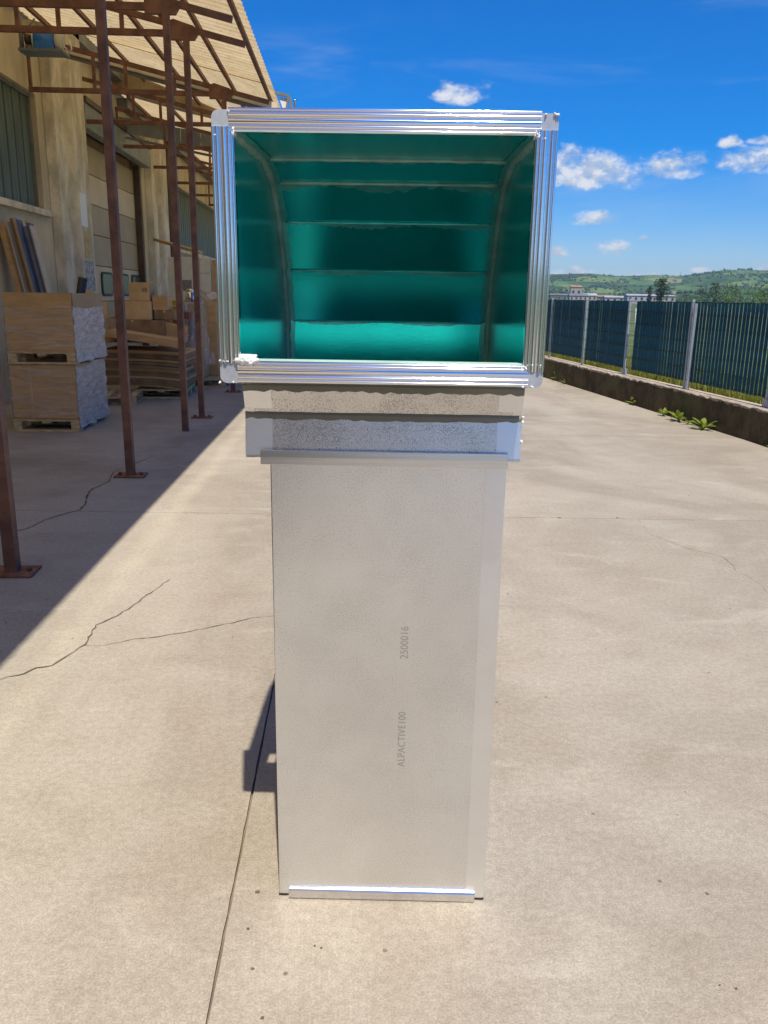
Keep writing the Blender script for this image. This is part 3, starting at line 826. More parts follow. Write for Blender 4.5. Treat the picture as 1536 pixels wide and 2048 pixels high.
# crates and goods farther back
carton(-3.42, -2.96, 15.1, 15.6, 0, 1.30, 'tall brown carton under the yellow crates', 'cardd')
for k in range(2):
    c = tag(link('yellow_crate', MB().box(-.2, .2, -.15, .15, 0, .075).box(-.21, .21, -.16, .16, .055, .08).mesh('yellow_crate', M['yelp'])), ['lower yellow crate partly hidden behind the third post', 'upper yellow crate with a lipped rim, over the other yellow crate'][k], 'crate', 'yellow crates'); c.location = (-3.15, 15.3, 1.301+k*.10); bev(c, .006)
c = tag(link('red_crate', MB().box(-.12, .12, -.1, .1, 0, .12).mesh('red_crate', M['red'])), 'dull red box low behind the third post, below the yellow crates', 'box'); c.location = (-2.86, 14.6, 1.18); bev(c, .01)
c = thing('wrapped_goods', 'pallet load of brown goods in loose clear film between the last two posts', 'goods', (-2.78, 15.1, 0))
part('box', MB().box(-.22, .20, -.3, .5, .145, 1.44), M['cardi'], c, bevel=.015)
def drape(u, v):
    z_ = 1.46-1.05*v; spread = .03+.20*v*v
    return (-.22+.44*u+spread*(u-.2)*1.2+.02*math.sin(v*20+u*9), -.33-.10*v+.03*math.sin(u*15+v*6), z_)
part('film', MB().grid(drape, 16, 20), M['filml'], c)
part('paper', MB().box(.0, .06, -.345, -.335, .85, 1.2), M['bd_lav'], c)
c = thing('tin_can', 'shiny tin canister with a narrow top standing on the wrapped goods', 'can', (-2.80, 15.05, 1.455))
part('body', MB().tube([(0, 0, 0), (0, 0, .10), (0, 0, .18)], [.10, .095, .075], 16), M['bright'], c)
part('collar', MB().tube([(0, 0, .181), (0, 0, .225)], .075, 16), M['bright'], c)
part('band', MB().tube([(.035, -.09, .0), (.03, -.075, .17)], .018, 6), M['blue'], c)
carton(-2.64, -2.42, 15.4, 15.8, .145, 1.46, 'tall narrow brown carton right of the wrapped goods', 'card')
carton(-2.40, -2.05, 15.6, 16.0, .75, 1.25, 'dark brown carton beside the metal frame edge', 'cardd')
c = tag(link('plastic_sheet', MB().grid(lambda u, v: (-.25+.5*u, -.1+.3*v, .06*math.sin(u*9+v*4)+.05*math.cos(v*8)), 12, 8).mesh('plastic_sheet', M['films'])), 'crumpled clear plastic lying over the tall narrow carton', 'plastic sheet'); c.location = (-2.52, 15.5, 1.53); c.rotation_euler = (.1, .25, 0)
for k in range(5):
    pallet((-2.45+.03*((k*3) % 4-1), 16.6, k*.1455), R(90+2*((k*5) % 3-1)), ['bottom', 'second', 'middle', 'fourth', 'topmost'][k]+' pallet of the stack at the edge of the metal duct', .8)
pallet((-2.60, 15.3, 0), R(0), 'pallet on the floor under the narrow cartons', .8)
c = thing('storage_cabinet', 'tall cream cabinet with a grey label standing against the far wall', 'cabinet', (-3.40, 18.3, 0))
part('body', MB().box(-.46, .44, 0, .6, 0, 2.34), M['cabinet'], c, bevel=.01)
part('door_panel', MB().box(-.30, .20, -.02, -.001, .05, 2.32), M['cabinet'], c)
part('door_panel', MB().box(.215, .43, -.02, -.001, .05, 2.32), M['cabinet'], c)
part('label_plate', MB().box(-.26, .03, -.026, -.0205, 1.66, 1.88), M['label'], c)
for zz in (1.55, 1.62, 2.02, 1.25): part('seam', MB().box(.22, .42, -.0215, -.0205, zz, zz+.008), M['label'], c)
c = thing('brown_panel', 'brown upright panel with a small white note right of the cream cabinet', 'panel', (-2.66, 18.3, 0))
part('board', MB().box(-.27, .30, 0, .15, 0, 2.30), M['card'], c, bevel=.005)
part('note', MB().box(-.17, -.07, -.006, -.0005, 1.76, 1.90), M['white'], c)
c = tag(link('shelf_beam', MB().bar((-4.7, 21, 2.85), (-3.2, 18.6, 2.45), .1, .06).mesh('shelf_beam', M['wood'])), 'long wooden plank slanting above the cream cabinet', 'plank')


# ------------------------------------------------------------------ low wall and fence on the right
FP = [(4.50, 3.0), (4.72, 7.0), (4.80, 9.5), (4.70, 11.40), (4.51, 13.48), (4.355, 15.42), (4.195, 17.38), (4.03, 19.4), (3.87, 21.4), (3.55, 25.4), (3.2, 30.0)]
FP = [(4.98, 3.0), (4.95, 5.35), (4.93, 7.35), (4.855, 9.37), (4.69, 11.39), (4.515, 13.48), (4.355, 15.42), (4.195, 17.38), (4.03, 19.4), (3.87, 21.4), (3.70, 23.4), (3.53, 25.4)]
wall = thing('low_wall', 'low stained concrete wall with pale ragged top under the green fence', 'wall', (4.6, 13, 0))
for (ax, ay), (bx_, by) in zip(FP, FP[1:]):
    d = Vector((bx_-ax, by-ay)).normalized(); nx, ny = -d.y, d.x    # towards the yard (-X)
    if nx > 0: nx, ny = -nx, -ny
    rw = random.Random(int(ay*10)); mb = MB(); n = 24
    H = .415
    def P(u, side, z):
        o = .10*side
        return (ax+(bx_-ax)*u+nx*o, ay+(by-ay)*u+ny*o, z)
    chip = [rw.uniform(0, .012) if rw.random() > .2 else rw.uniform(.01, .035) for _ in range(n+1)]
    chip[0] = chip[n] = 0
    for i in range(n):
        u, v = i/n, (i+1)/n
        a0, a1 = chip[i], chip[i+1]
        mb.quad(P(u, 1, 0), P(v, 1, 0), P(v, 1, H-.01-a1), P(u, 1, H-.01-a0))
        mb.quad(P(u, 1, H-.01-a0), P(v, 1, H-.01-a1), P(v, .82-a1*6, H), P(u, .82-a0*6, H))
        mb.quad(P(u, .82-a0*6, H), P(v, .82-a1*6, H), P(v, -1, H), P(u, -1, H))
        mb.quad(P(u, -1, H), P(v, -1, H), P(v, -1, -.3), P(u, -1, -.3))
    part('wall_section', mb, M['lowwall'], wall, True)

fence = thing('slatted_fence', 'dark green slatted privacy fence with galvanised posts on the low wall', 'fence', (4.6, 13, .41))
FT = 1.59; FB = .52
slat_me = {}
wires = MB()
rf = random.Random(17)
for i, ((ax, ay), (bx_, by)) in enumerate(zip(FP, FP[1:])):
    L = math.hypot(bx_-ax, by-ay); d = Vector((bx_-ax, by-ay, 0))/L; rot = math.atan2(d.y, d.x)
    pb = MB().box(-.019, .019, -.019, .019, 0, FT-.41+.03)
    po = part('post', pb, M['galv'], fence, bevel=.006); po.location = Vector((ax, ay, .41))-fence.location; po.rotation_euler = (0, 0, rot)
    if i in (3, 5):
        pl = part('clamp', MB().box(-.05, .05, -.03, .03, 0, .10), M['galv'], po)
    near = ay < 11
    pitch = .088 if near else .094
    n = int((L-.08)/pitch)
    for k in range(n):
        u = .05+k*pitch+(pitch-.0)/2
        if i == 5-0 and ay > 13.4 and ay < 13.6 and k in (): continue
        wdt = .075 if near else .098
        if abs(ay-11.39) < .1:                       # the panel with the torn gap
            if n-2 <= k <= n-1: continue
            wdt = .088 if k < n*.45 else .098
        key = round(wdt, 3)
        if key not in slat_me:
            h = wdt/2; pr2 = [(-h, -.003), (-h*.6, .004), (0, .006), (h*.6, .004), (h, -.003), (0, -.001)]
            slat_me[key] = MB().prism([(x, y, 0) for x, y in pr2], (0, 0, FT-FB)).mesh('slat', M['slat'])
        p = Vector((ax, ay, FB))+d*u
        o = link('slat', slat_me[key], fence); o.location = p-fence.location+Vector((0, 0, rf.uniform(-.004, .004)))
        o.rotation_euler = (0, R(rf.uniform(-.25, .25)), rot+R(rf.uniform(-3, 3)))
    for zz in (FB+.02, .70, .88, 1.06, 1.24, 1.42, FT-.01):
        nrm = Vector((-abs(d.y), d.x*(1 if d.y > 0 else -1), 0))*.010
        wires.bar(Vector((ax, ay, zz))+nrm, Vector((bx_, by, zz))+nrm, .006, .006)
part('mesh_wire', wires, M['wire'], fence, True, kind='stuff')
# lighter post pair at the kink, torn strip in the gap
po = part('post', MB().box(-.018, .018, -.018, .018, 0, FT-.44), M['galv'], fence); po.location = Vector((4.67, 11.24, .42))-fence.location
part('torn_slat', MB().prism([(0, 0, 0), (.05, .01, 0), (.05, .05, .30), (.0, .03, .33)], (.004, 0, 0)), M['white'], fence).location = Vector((4.535, 13.22, 1.15))-fence.location

# field bank and grass behind the wall
def bank(u, v):
    y = -2+40*v; x = 5.02+60*u*u+.0
    xx = 4.75 if False else None
    for (ax, ay), (bx_, by) in zip(FP, FP[1:]):
        if ay <= y <= by: xx = ax+(bx_-ax)*(y-ay)/(by-ay); break
    if xx is None: xx = FP[0][0] if y < 3 else FP[-1][0]
    return (xx+.10+46*u*u, y, .33-.62*u*u+.02*math.sin(y*3+u*40))
struct('field_bank', MB().grid(bank, 24, 80), M['field'])
rgz = random.Random(9); mb = MB()
for k in range(13000):
    y = rgz.uniform(6.5, 24); u = rgz.random()**2*.22
    p = Vector(bank(u, (y+2)/40)); hh = rgz.uniform(.10, .34) if u > .01 else rgz.uniform(.08, .24)
    a = rgz.uniform(0, 6.28); wv = Vector((math.cos(a), math.sin(a), 0))*rgz.uniform(.004, .010); ln = Vector((rgz.uniform(-.10, .10), rgz.uniform(-.10, .10), 0))
    if p.x+ln.x < bank(0, (y+2)/40)[0]-.02: ln.x = abs(ln.x)
    mb.quad(p-wv, p+wv, p+wv*.6+ln*.45+Vector((0, 0, hh*.6)), p-wv*.6+ln*.45+Vector((0, 0, hh*.6)))
    b = len(mb.v); mb.v += [tuple(p+ln+Vector((0, 0, hh)))]; mb.f.append((b-2, b-1, b)[::-1]); mb.mi.append(0); mb.sm.append(False)
o = link('grass', mb.mesh('grass', M['grass'])); o['kind'] = 'stuff'; tag(o, 'sunlit yellow-green grass growing behind the low wall and fence', 'grass')


# weeds along the wall foot
def weed(x, y, s, n, label):
    w = thing('weed', label, 'weed', (x, y, 0), random.uniform(0, 6), 'weeds at the foot of the low wall'); r = random.Random(int(x*1000+y*77))
    n = int(n*1.6)
    for k in range(n):
        a = k*2.4+r.uniform(-.3, .3); el = r.uniform(.5, 1.35); L = s*.78*r.uniform(.5, 1.2); mb = MB()
        dx, dy = math.cos(a), math.sin(a)
        def fn(u, v):
            wd = L*.125*math.sin(math.pi*min(1, u*.92+.06))*(v-.5)*2
            rr2 = L*u*math.cos(el)*(1+.25*u); zz = L*u*math.sin(el)-.35*L*u*u+.02*abs(v-.5)
            return (dx*rr2-dy*wd, dy*rr2+dx*wd, .004+max(0, zz))
        mb.grid(fn, 5, 2)
        part('leaf', mb, M['weed'], w)
    return w


weed(4.505, 12.75, .24, 7, 'small weed at the wall foot left of the large clump of weeds')
weed(4.50, 11.55, .20, 8, 'low weed left of the big pair growing at the wall foot')
weed(4.52, 11.05, .28, 11, 'broad leafy weed in the middle of the row along the wall foot')
weed(4.53, 10.75, .15, 6, 'smallest weed between two larger ones at the wall foot')
weed(4.55, 10.30, .30, 11, 'tall bright weed nearest the camera in the wall foot row')
weed(4.52, 13.55, .12, 5, 'tiny weed far along the wall foot below the second post')
weed(4.22, 16.0, .22, 7, 'weed at the wall foot close to the right side of the duct')
weed(4.20, 16.6, .30, 7, 'far weed at the wall foot next to the metal duct')
weed(4.70, 8.75, .14, 5, 'weed at the wall foot by the right edge of the photo')


# ------------------------------------------------------------------ trees and distant buildings
def tree(x, y, h, w, mt, label, cat='tree', trunk=.2, n=420, seed=1, group='trees beyond the fence', z0=-.32, clumps=9):
    r = random.Random(seed); t = thing('tree', label, cat, (x, y, z0), 0, group)
    tm = MB().tube([(0, 0, -.2), (0, 0, h*trunk), (.02*h, 0, h*.6), (0, .01*h, h*.85)], [h*.022, h*.018, h*.01, h*.004], 7)
    cs = []
    for k in range(clumps):
        a = r.uniform(0, 6.28); zz = h*(trunk+(.92-trunk)*(k+.5)/clumps); f = math.sin(math.pi*min(1, max(.12, (zz/h-trunk*.7)/(1.02-trunk*.7))))**.6
        rad = w/2*f*r.uniform(.25, .75)
        c = Vector((math.cos(a)*rad, math.sin(a)*rad, zz)); cs.append((c, max(.18*w, w*.30*f*r.uniform(.7, 1.2))))
        tm.tube([(0, 0, zz*.8), tuple(c)], [h*.007, h*.002], 5)
    cs.append((Vector((0, 0, h*.86)), w*.2))
    part('trunk', tm, M['bark'], t)
    mb = MB(); ls = max(.05*h, .2)
    for k in range(n):
        c, rad = cs[r.randrange(len(cs))]
        d = Vector((r.gauss(0, 1), r.gauss(0, 1), r.gauss(0, .9))).normalized()*rad*r.uniform(.45, 1.08)
        p = c+d; q = Vector((r.gauss(0, 1), r.gauss(0, 1), r.gauss(0, 1))).normalized(); s1 = q.cross(Vector((.3, .5, .8))).normalized()*ls*r.uniform(.5, 1.1); s2 = q.cross(s1).normalized()*ls*r.uniform(.4, .8)
        if p.z < .05: continue
        mb.quad(p-s1, p+s2*.7, p+s1, p-s2*.7)
    part('crown', mb, mt, t)
    return t


def at(px, Y):
    d = fw+rr*((px-768)/1640)+uu*((1024-600)/1640)
    return d.x/d.y*Y


tree(at(1319, 400), 400, 12.5, 8.5, M['leafd'], 'lone dark rounded tree rising above the middle of the fence', n=900, seed=4, clumps=12)
tree(at(1298, 420), 420, 9.5, 4.0, M['leafd'], 'slim dark tree just left of the lone rounded tree', n=400, seed=9)
for k, (px, Y, h, w, mt, lab) in enumerate([
        (1405, 330, 6.6, 9, 'leafd', 'dark bushy tree right of the lone rounded tree'), (1430, 300, 8.4, 9, 'leafd', 'tallest dark tree above the near fence panel'),
        (1452, 320, 8.6, 10, 'leafm', 'mid green tree right of the tallest dark tree'), (1480, 220, 4.6, 9, 'leafm', 'green bush crown just over the fence top near the right'),
        (1505, 170, 4.4, 8, 'leafm', 'bright green bush second from the right edge above the fence'), (1530, 140, 4.3, 7, 'leafm', 'bright green bush at the right edge of the photo above the fence'),
        (1385, 260, 3.6, 7, 'leafm', 'low green bush peeping over the fence beside the double post'), (1240, 640, 5.2, 12, 'leafd', 'dark far tree between the two groups of low sheds'),
        (1262, 700, 5.6, 16, 'leafd', 'wide dark far tree left of the pale sheds'), (1112, 520, 4.6, 9, 'leafm', 'far green tree beside the edge of the metal duct'),
        (1560, 120, 4.2, 7, 'leafm', 'green bush outside the right edge, beyond the fence'), (1465, 520, 9, 20, 'leafd', 'dark wide tree group far behind the green bushes'),
        (1370, 560, 6.5, 16, 'leafd', 'dark wide far tree right of the long pale shed')]):
    tree(at(px, Y), Y, h, w, M[mt], lab, n=520, seed=20+k, trunk=.1)


def house(px, Y, w, dpt, h, mt, label, roof='tile', pitch=.25, nw=4, tower=False, kind='house'):
    b = thing(kind, label, 'building', (at(px, Y), Y, -.32), R(-8), 'low buildings of the village beyond the fence')
    part('wall', MB().box(-w/2, w/2, -dpt/2, dpt/2, 0, h), M[mt], b)
    rh_ = dpt*pitch
    part('roof', MB().prism([(-w/2-.3, -dpt/2-.4, h+.01), (-w/2-.3, dpt/2+.4, h+.01), (-w/2-.3, 0, h+rh_)], (w+.6, 0, 0)), M[roof], b)
    for k in range(nw):
        x = -w/2+(k+.5)*w/nw
        wn = part('window', MB().box(x-w/nw*.22, x+w/nw*.22, -dpt/2-.12, -dpt/2-.01, h*.45, h*.82), M['render'], b)
        part('pane', MB().box(x-w/nw*.18, x+w/nw*.18, -dpt/2-.15, -dpt/2-.125, h*.5, h*.78), M['pane'], wn)


house(1150, 620, 8, 7, 10.6, 'render', 'pale tower house with a red roof above the far roofs', 'tile', .2, 2, kind='tower_house')
house(1122, 600, 16, 10, 4.6, 'renderd', 'dark low shed nearest the metal duct', 'renderd', .12, 4, kind='shed')
house(1155, 570, 12, 10, 4.3, 'render', 'pale low building below the tower house', 'renderd', .15, 4)
house(1178, 580, 9, 8, 4.6, 'render', 'small pale house right of the tower house', 'renderg', .2, 3)
house(1205, 590, 14, 9, 3.9, 'renderd', 'low brownish roofed building left of the gap of trees', 'tile', .15, 4)
house(1240, 520, 20, 10, 3.4, 'renderg', 'low grey shed left of the long pale shed', 'renderg', .1, 5, kind='shed')
house(1285, 500, 20, 12, 4.6, 'renderg', 'long pale grey shed with small windows over the fence', 'renderg', .08, 6, kind='shed')
house(1322, 470, 13, 12, 4.4, 'render', 'cream block right of the long pale shed below the lone tree', 'renderg', .05, 4, kind='shed')
pyl = thing('pylon', 'thin lattice mast standing on the far ridge', 'mast', (at(1356, 2900), 2900, 76))
part('mast', MB().tube([(-1.2, 0, 0), (0, 0, 26)], [.5, .2], 5).tube([(1.2, 0, 0), (0, 0, 26)], [.5, .2], 5).bar((-4, 0, 20), (4, 0, 20), .6, .6), M['gutter'], pyl)


# ------------------------------------------------------------------ the duct
D = thing('ventilation_duct', 'tall shiny metal duct with elbow and open teal-lined mouth standing on the concrete', 'duct', (.0915, 1.91, 0), R(-3.2))
HB = .28; TW = .02; ZT = 1.24
part('front_panel', MB().box(-HB, HB, 0, TW, .006, ZT), M['foil'], D, bevel=.0025)
part('back_panel', MB().box(-HB+.0005, HB-.0005, .52, .54, .006, ZT), M['foil'], D, bevel=.002)
for s in (-1, 1): part('side_panel', MB().box(s*HB-(TW if s > 0 else 0), s*HB+(0 if s > 0 else TW), TW+.0005, .5195, .006, ZT), M['foil'], D, bevel=.002)
part('foil_tape', MB().box(.232, HB+.0012, -.0011, .05, .012, ZT-.03), M['foilw'], D)
part('bottom_profile', MB().prism([(-.252, -.0012, .003), (-.252, -.012, .003), (-.252, -.012, .026), (-.252, -.0085, .0312), (-.252, -.0012, .0318)], (.507, 0, 0)), M['strip'], D, bevel=.001)
for s in (-1, 1): part('corner_cap', MB().prism([(s*.257, .0, .002), (s*.281, .0, .002), (s*.281, .03, .002), (s*.257, .03, .002)], (0, 0, .0055)), M['black'], D)
jy = -.064
jp = MB().prism([(-.292, jy+.004, 1.222), (-.292, jy-.0022, 1.2230), (-.292, jy-.0018, 1.240), (-.292, jy-.0006, 1.2560), (-.292, jy+.006, 1.257)], (.567, 0, 0))
part('joint_strip', jp, M['strip'], D, bevel=.0006)

CX = -.012; WO = .316; WI = .295
inner = [(-.222, 1.900), (.140, 1.908), (.290, 1.875), (.400, 1.790), (.490, 1.670), (.541, 1.530), (.5485, 1.20)]
def offset(pts, d):
    out = []
    for i, p in enumerate(pts):
        a = pts[max(0, i-1)]; b = pts[min(len(pts)-1, i+1)]
        t = Vector((b[0]-a[0], b[1]-a[1])).normalized(); out.append((p[0]+(-t.y)*d, p[1]+t.x*d))
    return out
outer = offset(inner, .021)
throat_o = [(-.185, 1.437), (-.062, 1.405), (-.041, 1.337), (-.0505, 1.236)]
throat_i = [(-.178, 1.462), (-.045, 1.425), (-.018, 1.34), (-.032, 1.236)]
# heel panels
for i in range(len(inner)-1):
    a, b, c, d = inner[i], inner[i+1], outer[i+1], outer[i]
    e = .0006
    mb = MB().prism([(CX-WO+.001, a[0], a[1]), (CX-WO+.001, b[0]-e, b[1]), (CX-WO+.001, c[0]-e, c[1]), (CX-WO+.001, d[0], d[1])], (2*WO-.002, 0, 0))
    mb.mi[2] = 1
    part('heel_panel', mb, [M['foil'], M['teal']], D)
for i in range(3):
    a, b, c, d = throat_o[i], throat_o[i+1], throat_i[i+1], throat_i[i]
    mb = MB().prism([(CX-WO+.001, a[0], a[1]), (CX-WO+.001, b[0], b[1]+.0006), (CX-WO+.001, c[0], c[1]+.0006), (CX-WO+.001, d[0], d[1])], (2*WO-.002, 0, 0))
    mb.mi[4] = 1
    part('throat_panel', mb, [M['foils'], M['tealm']], D)
    # smoother taped ends of each throat facet
    for s in (-1, 1):
        xa, xb = (CX-WO-.0006, CX-WO+.062) if s < 0 else (CX+WO-.055, CX+WO+.0006)
        n = Vector((0, c[0]-b[0], 0)); nn_ = Vector((0, -(a[1]-b[1]), a[0]-b[0])).normalized()
        if nn_.y > 0: nn_ = -nn_
        q = [Vector((xa, a[0], a[1]-.006)), Vector((xb, a[0], a[1]-.006)), Vector((xb, b[0], b[1]+.006)), Vector((xa, b[0], b[1]+.006))]
        part('foil_tape', MB().prism([v+nn_*.0005 for v in q], nn_*.0007), M['foilw'], D)
    # bead of grey sealant along the upper fold
    if i > 0:
        pts = []; r = random.Random(i)
        mb = MB(); prev = None; npt = 40
        for k in range(npt+1):
            x = CX-WO+2*WO*k/npt; w1 = .011+r.uniform(-.002, .004); w2 = .008+r.uniform(-.001, .005)
            up_ = Vector((x, a[0]-.0022, a[1]+w1*.3)); lo = Vector((x, a[0]+.001-.0018, a[1]-w2-w1*.4))
            mid = Vector((x, a[0]-.0042, a[1]-.002))
            if prev:
                mb.quad(prev[0], up_, mid, prev[1], smooth=True); mb.quad(prev[1], mid, lo, prev[2], smooth=True)
            prev = (up_, mid, lo)
        part('sealant_line', mb, M['foam'] if False else M['gutter'], D)
# side cheeks
poly = outer[:]+[(p[0], p[1]) for p in reversed(throat_o)]
for s in (-1, 1):
    x0 = CX+s*WO if s < 0 else CX+WI
    mb = MB().prism([(x0, y-.0, z) for y, z in [(max(-.2215, y), z) for y, z in poly]], (WO-WI, 0, 0))
    # which end face looks inside
    if s < 0: mb.mi[1] = 1
    else: mb.mi[0] = 1
    part('cheek_panel', mb, [M['foil'], M['teal']], D)
# sealant beads inside: along the corners and across the folds
def bead(pts, rad, seed, flat=.5):
    r = random.Random(seed); fine = []
    for a, b in zip(pts, pts[1:]):
        a, b = Vector(a), Vector(b); n = max(2, int((b-a).length/.012))
        fine += [a.lerp(b, k/n) for k in range(n)]
    fine.append(Vector(pts[-1]))
    return MB().tube(fine, [rad*r.uniform(.75, 1.3) for _ in fine], 7)
for s in (-1, 1):
    pts = [(CX+s*(WI-.003), y-.002, z-.003) for y, z in inner[:-1]]+[(CX+s*(WI-.003), .553, 1.25)]
    part('sealant_bead', bead(pts, .0085, 5+s), M['bead'], D)
    # wide smear beside it on the panels
    r = random.Random(40+s); mb = MB(); prev = None
    for a, b in zip(inner[:-1], inner[1:]):
        for k in range(12):
            t = k/12; y = a[0]+(b[0]-a[0])*t; z = a[1]+(b[1]-a[1])*t
            tg = Vector((b[0]-a[0], b[1]-a[1])).normalized(); n_ = Vector((tg.y, -tg.x))*.0013
            w = .024+r.uniform(-.0015, .003)
            p = (Vector((CX+s*(WI-.001), y+n_.x, z+n_.y)), Vector((CX+s*(WI-w), y+n_.x, z+n_.y)))
            if prev: mb.quad(prev[0], p[0], p[1], prev[1])
            prev = p
    part('sealant_smear', mb, M['beadg'], D)
for i in range(1, 6):
    y, z = inner[i]
    part('sealant_bead', bead([(CX-WI+.02, y-.002, z-.002), (CX+WI-.02, y-.002, z-.002)], [.0045, .0040, .0030, .0022, .0020][i-1], 60+i), M['beadg'] if i > 2 else M['bead'], D)
    r = random.Random(80+i); mb = MB(); prev = None
    b = inner[i+1]; tg = Vector((b[0]-y, b[1]-z)).normalized(); n_ = Vector((tg.y, -tg.x))*.0012
    for k in range(61):
        x = CX-WI+.012+(2*WI-.024)*k/60; w = [.020, .026, .016, .012, .010][i-1]*(.75+.35*math.sin(k*.21+i)+r.uniform(-.15, .28))
        p = (Vector((x, y+n_.x, z+n_.y)), Vector((x, y+n_.x+tg.x*w, z+n_.y+tg.y*w)))
        if prev: mb.quad(prev[0], p[0], p[1], prev[1])
        prev = p
    part('sealant_smear', mb, M['beadg'], D)
# dents in the lowest visible panel
r = random.Random(2)
for k in range(5):
    x = CX+r.uniform(-.10, .22); z = r.uniform(1.46, 1.515); s_ = r.uniform(.0012, .0025)
    mb = MB().grid(lambda u, v: (x+s_*math.cos(u*6.2832)*v*1.0, .5468-.004+(.6*s_*(v*v))*1-.001, z+s_*1.6*math.sin(u*6.2832)*v), 10, 3)
    part('film_blister', mb, M['bead'], D)

# teal lining inside the straight duct
ln_ = MB().box(-HB+TW+.0005, HB-TW-.0005, TW+.0005, TW+.0025, .01, 1.22).box(-HB+TW+.0005, HB-TW-.0005, .5175, .5195, .01, 1.22)
ln_.box(-HB+TW+.0005, -HB+TW+.0025, TW+.003, .517, .01, 1.22).box(HB-TW-.0025, HB-TW-.0005, TW+.003, .517, .01, 1.22)
part('lining', ln_, M['teal'], D)
# flange of ribbed aluminium rails with corner plates
FX0, FX1, FZ0, FZ1, FY = -.344, .314, 1.424, 1.938, -.222
RW = .043
def rail_profile():
    """(v across the rail, depth towards the viewer)"""
    pts = []
    bumps = [(.0035, .0030, .006), (.0115, .0042, .0085), (.0235, .0052, .004), (.0330, .0040, .0075), (.0395, .0030, .0065)]
    for k in range(91):
        v = RW*k/90; h = .002
        for c, w, a in bumps:
            q = (v-c)/w
            if abs(q) < 1: h = max(h, 0.002+.58*a*math.sqrt(1-q*q))
        pts.append((v, h))
    return pts
PRF = rail_profile()
def rail(name, along, a0, a1, start, sgn, off=0):
    mb = MB()
    def pt(a, v, h):
        y = FY-h-off
        return (a, y, start+sgn*v) if along == 'x' else (start+sgn*v, y, a)
    n = len(PRF); back = [(RW, -.018), (0, -.018)]
    flip = (sgn > 0) == (along == 'x')
    def face(ps, sm=False): mb.quad(*(ps if flip else ps[::-1]), smooth=sm)
    b = len(mb.v)
    for aa in (a0, a1):
        for v, h in PRF: mb.v.append(pt(aa, v, h))
    for i in range(n-1):
        f = (b+i, b+i+1, b+n+i+1, b+n+i); mb.f.append(f if flip else f[::-1]); mb.mi.append(0); mb.sm.append(True)
    ring = [PRF[-1]]+back+[PRF[0]]
    for p, q in zip(ring, ring[1:]): face([pt(a0, *p), pt(a0, *q), pt(a1, *q), pt(a1, *p)])
    full = PRF+back
    face([pt(a0, *p) for p in reversed(full)]); face([pt(a1, *p) for p in full])
    return part(name, mb, M['alu'], D)
rail('flange_rail', 'x', FX0+.033, FX1-.033, FZ1+.004, -1)
rail('flange_rail', 'x', FX0+.036, FX1-.030, FZ0+.002, 1)
rail('flange_rail', 'z', FZ0+.040, FZ1-.030, FX0-.001, 1, .0004)
rail('flange_rail', 'z', FZ0+.032, FZ1-.030, FX1+.001, -1, .0004)
for cx, cz, sx, sz in ((FX0, FZ1, 1, -1), (FX1, FZ1, -1, -1), (FX0, FZ0, 1, 1), (FX1, FZ0, -1, 1)):
    rad = .014; w = .046
    pts = [(cx+sx*w, cz), (cx+sx*w, cz+sz*w), (cx, cz+sz*w)]
    for k in range(6):
        a = k/5*math.pi/2; pts.append((cx+sx*(rad-rad*math.cos(a)), cz+sz*(rad-rad*math.sin(a))))
    if sx*sz > 0: pts = pts[::-1]
    cp = part('corner_plate', MB().prism([(x, FY-.0018, z) for x, z in pts], (0, .004, 0)), M['zinc'], D)
    # sealant dabs round the plate
    r = random.Random(int(cx*1000+cz*77)); mb = MB()
    for k in range(16):
        if k < 8: x, z = cx+sx*(.036+r.uniform(0, .008)), cz+sz*(.038+r.uniform(-.004, .006))
        else: x, z = cx+sx*r.uniform(.0, .044), cz+sz*r.choice([.044, .002])
        s_ = r.uniform(.0010, .0028)
        mb.tube([(x, FY-.003, z), (x+r.uniform(-.003, .003), FY-.005-s_, z+r.uniform(-.003, .003))], [s_, s_*.4], 6)
    part('sealant_dab', mb, M['scrap'], D, kind='stuff')
# inner lip of the flange
part('flange_lip', MB().box(FX0+.036, FX1-.036, FY, FY+.035, FZ0+.0455, FZ0+.0475), M['tealm'], D)
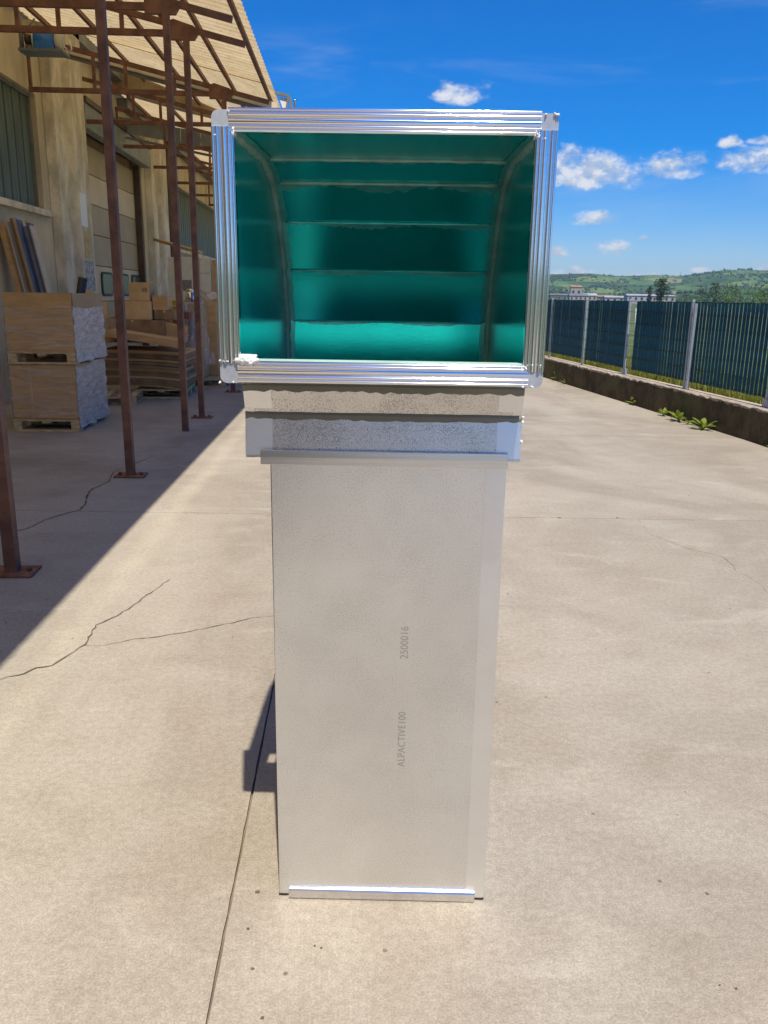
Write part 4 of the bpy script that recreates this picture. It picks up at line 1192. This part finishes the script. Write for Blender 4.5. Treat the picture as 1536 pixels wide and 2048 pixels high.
# torn white foil at the lower left corner of the mouth
r = random.Random(12)
def crumple(u, v):
    a, e = u*2*math.pi, (v-.5)*math.pi
    q = 1+.38*math.sin(a*3+v*9)*math.cos(v*7+a)+.22*math.sin(a*7-v*13)
    return (FX0+.052+.019*q*math.cos(a)*math.cos(e)+.010*v, FY-.008+.006*q*math.sin(a)*math.cos(e), FZ0+.047+.0085*q*math.sin(e)+.004*math.sin(a*2))
mb = MB().grid(crumple, 22, 12)
for k in range(9):
    a = r.uniform(.1, 1.5); L = r.uniform(.006, .014); p = Vector((FX0+.045+r.uniform(-.004, .012), FY-.010, FZ0+.050))
    q = p+Vector((math.cos(a)*L, r.uniform(-.003, .003), math.sin(a)*L)); mb.tube([p, q], [.0012, .0003], 4)
part('torn_foil', mb, M['scrap'], D)
mb = MB(); r = random.Random(31)
for zc in (1.330, 1.338, 1.285):
    p = Vector((CX+WO+.001, -.045+r.uniform(-.004, .004), zc)); mb.tube([p, p+Vector((.002, -.003, r.uniform(-.006, .006)))], [.003, .002], 6)
part('sealant_dab', mb, M['scrap'], D, kind='stuff')

# faint printing on the front
def lettering(txt, lx, z0, size):
    cu = bpy.data.curves.new('printed_lettering', 'FONT'); cu.body = txt; cu.size = 1; cu.extrude = 0; cu.space_character = 1.05
    tmp = bpy.data.objects.new('tmp_text', cu); COL.objects.link(tmp)
    dg = bpy.context.evaluated_depsgraph_get(); me = bpy.data.meshes.new_from_object(tmp.evaluated_get(dg)); me.name = 'printed_lettering'
    COL.objects.unlink(tmp); bpy.data.objects.remove(tmp)
    xs = [v.co.x for v in me.vertices]; ln = max(xs)-min(xs); k = size/ln
    for v in me.vertices:
        x, y = (v.co.x-min(xs))*k, v.co.y*k*1.15
        v.co = (lx-y, -.0006, z0+x)
    me.materials.clear(); me.materials.append(M['ink']); me.update()
    o = link('printed_lettering', me, D); return o
lettering('ALPACTIVE100', .056, .407, .159)
lettering('2500016', .058, .715, .087)

# ------------------------------------------------------------------ air
hb = MB().box(-5150, 5150, -5150, 5150, -3.5, 190)
hm = bpy.data.materials.new('haze_air'); hm.use_nodes = True; t = NT(hm.node_tree); t.t.nodes.clear()
pv = t.n('ShaderNodeVolumePrincipled', {'Color': (.62, .82, 1.0), 'Density': 1.1e-4, 'Anisotropy': .2})
t.n('ShaderNodeOutputMaterial', {'Volume': pv.outputs[0]})
o = link('haze', hb.mesh('haze', hm)); o['kind'] = 'stuff'; tag(o, 'thin bluish summer haze over the fields and hills', 'haze')
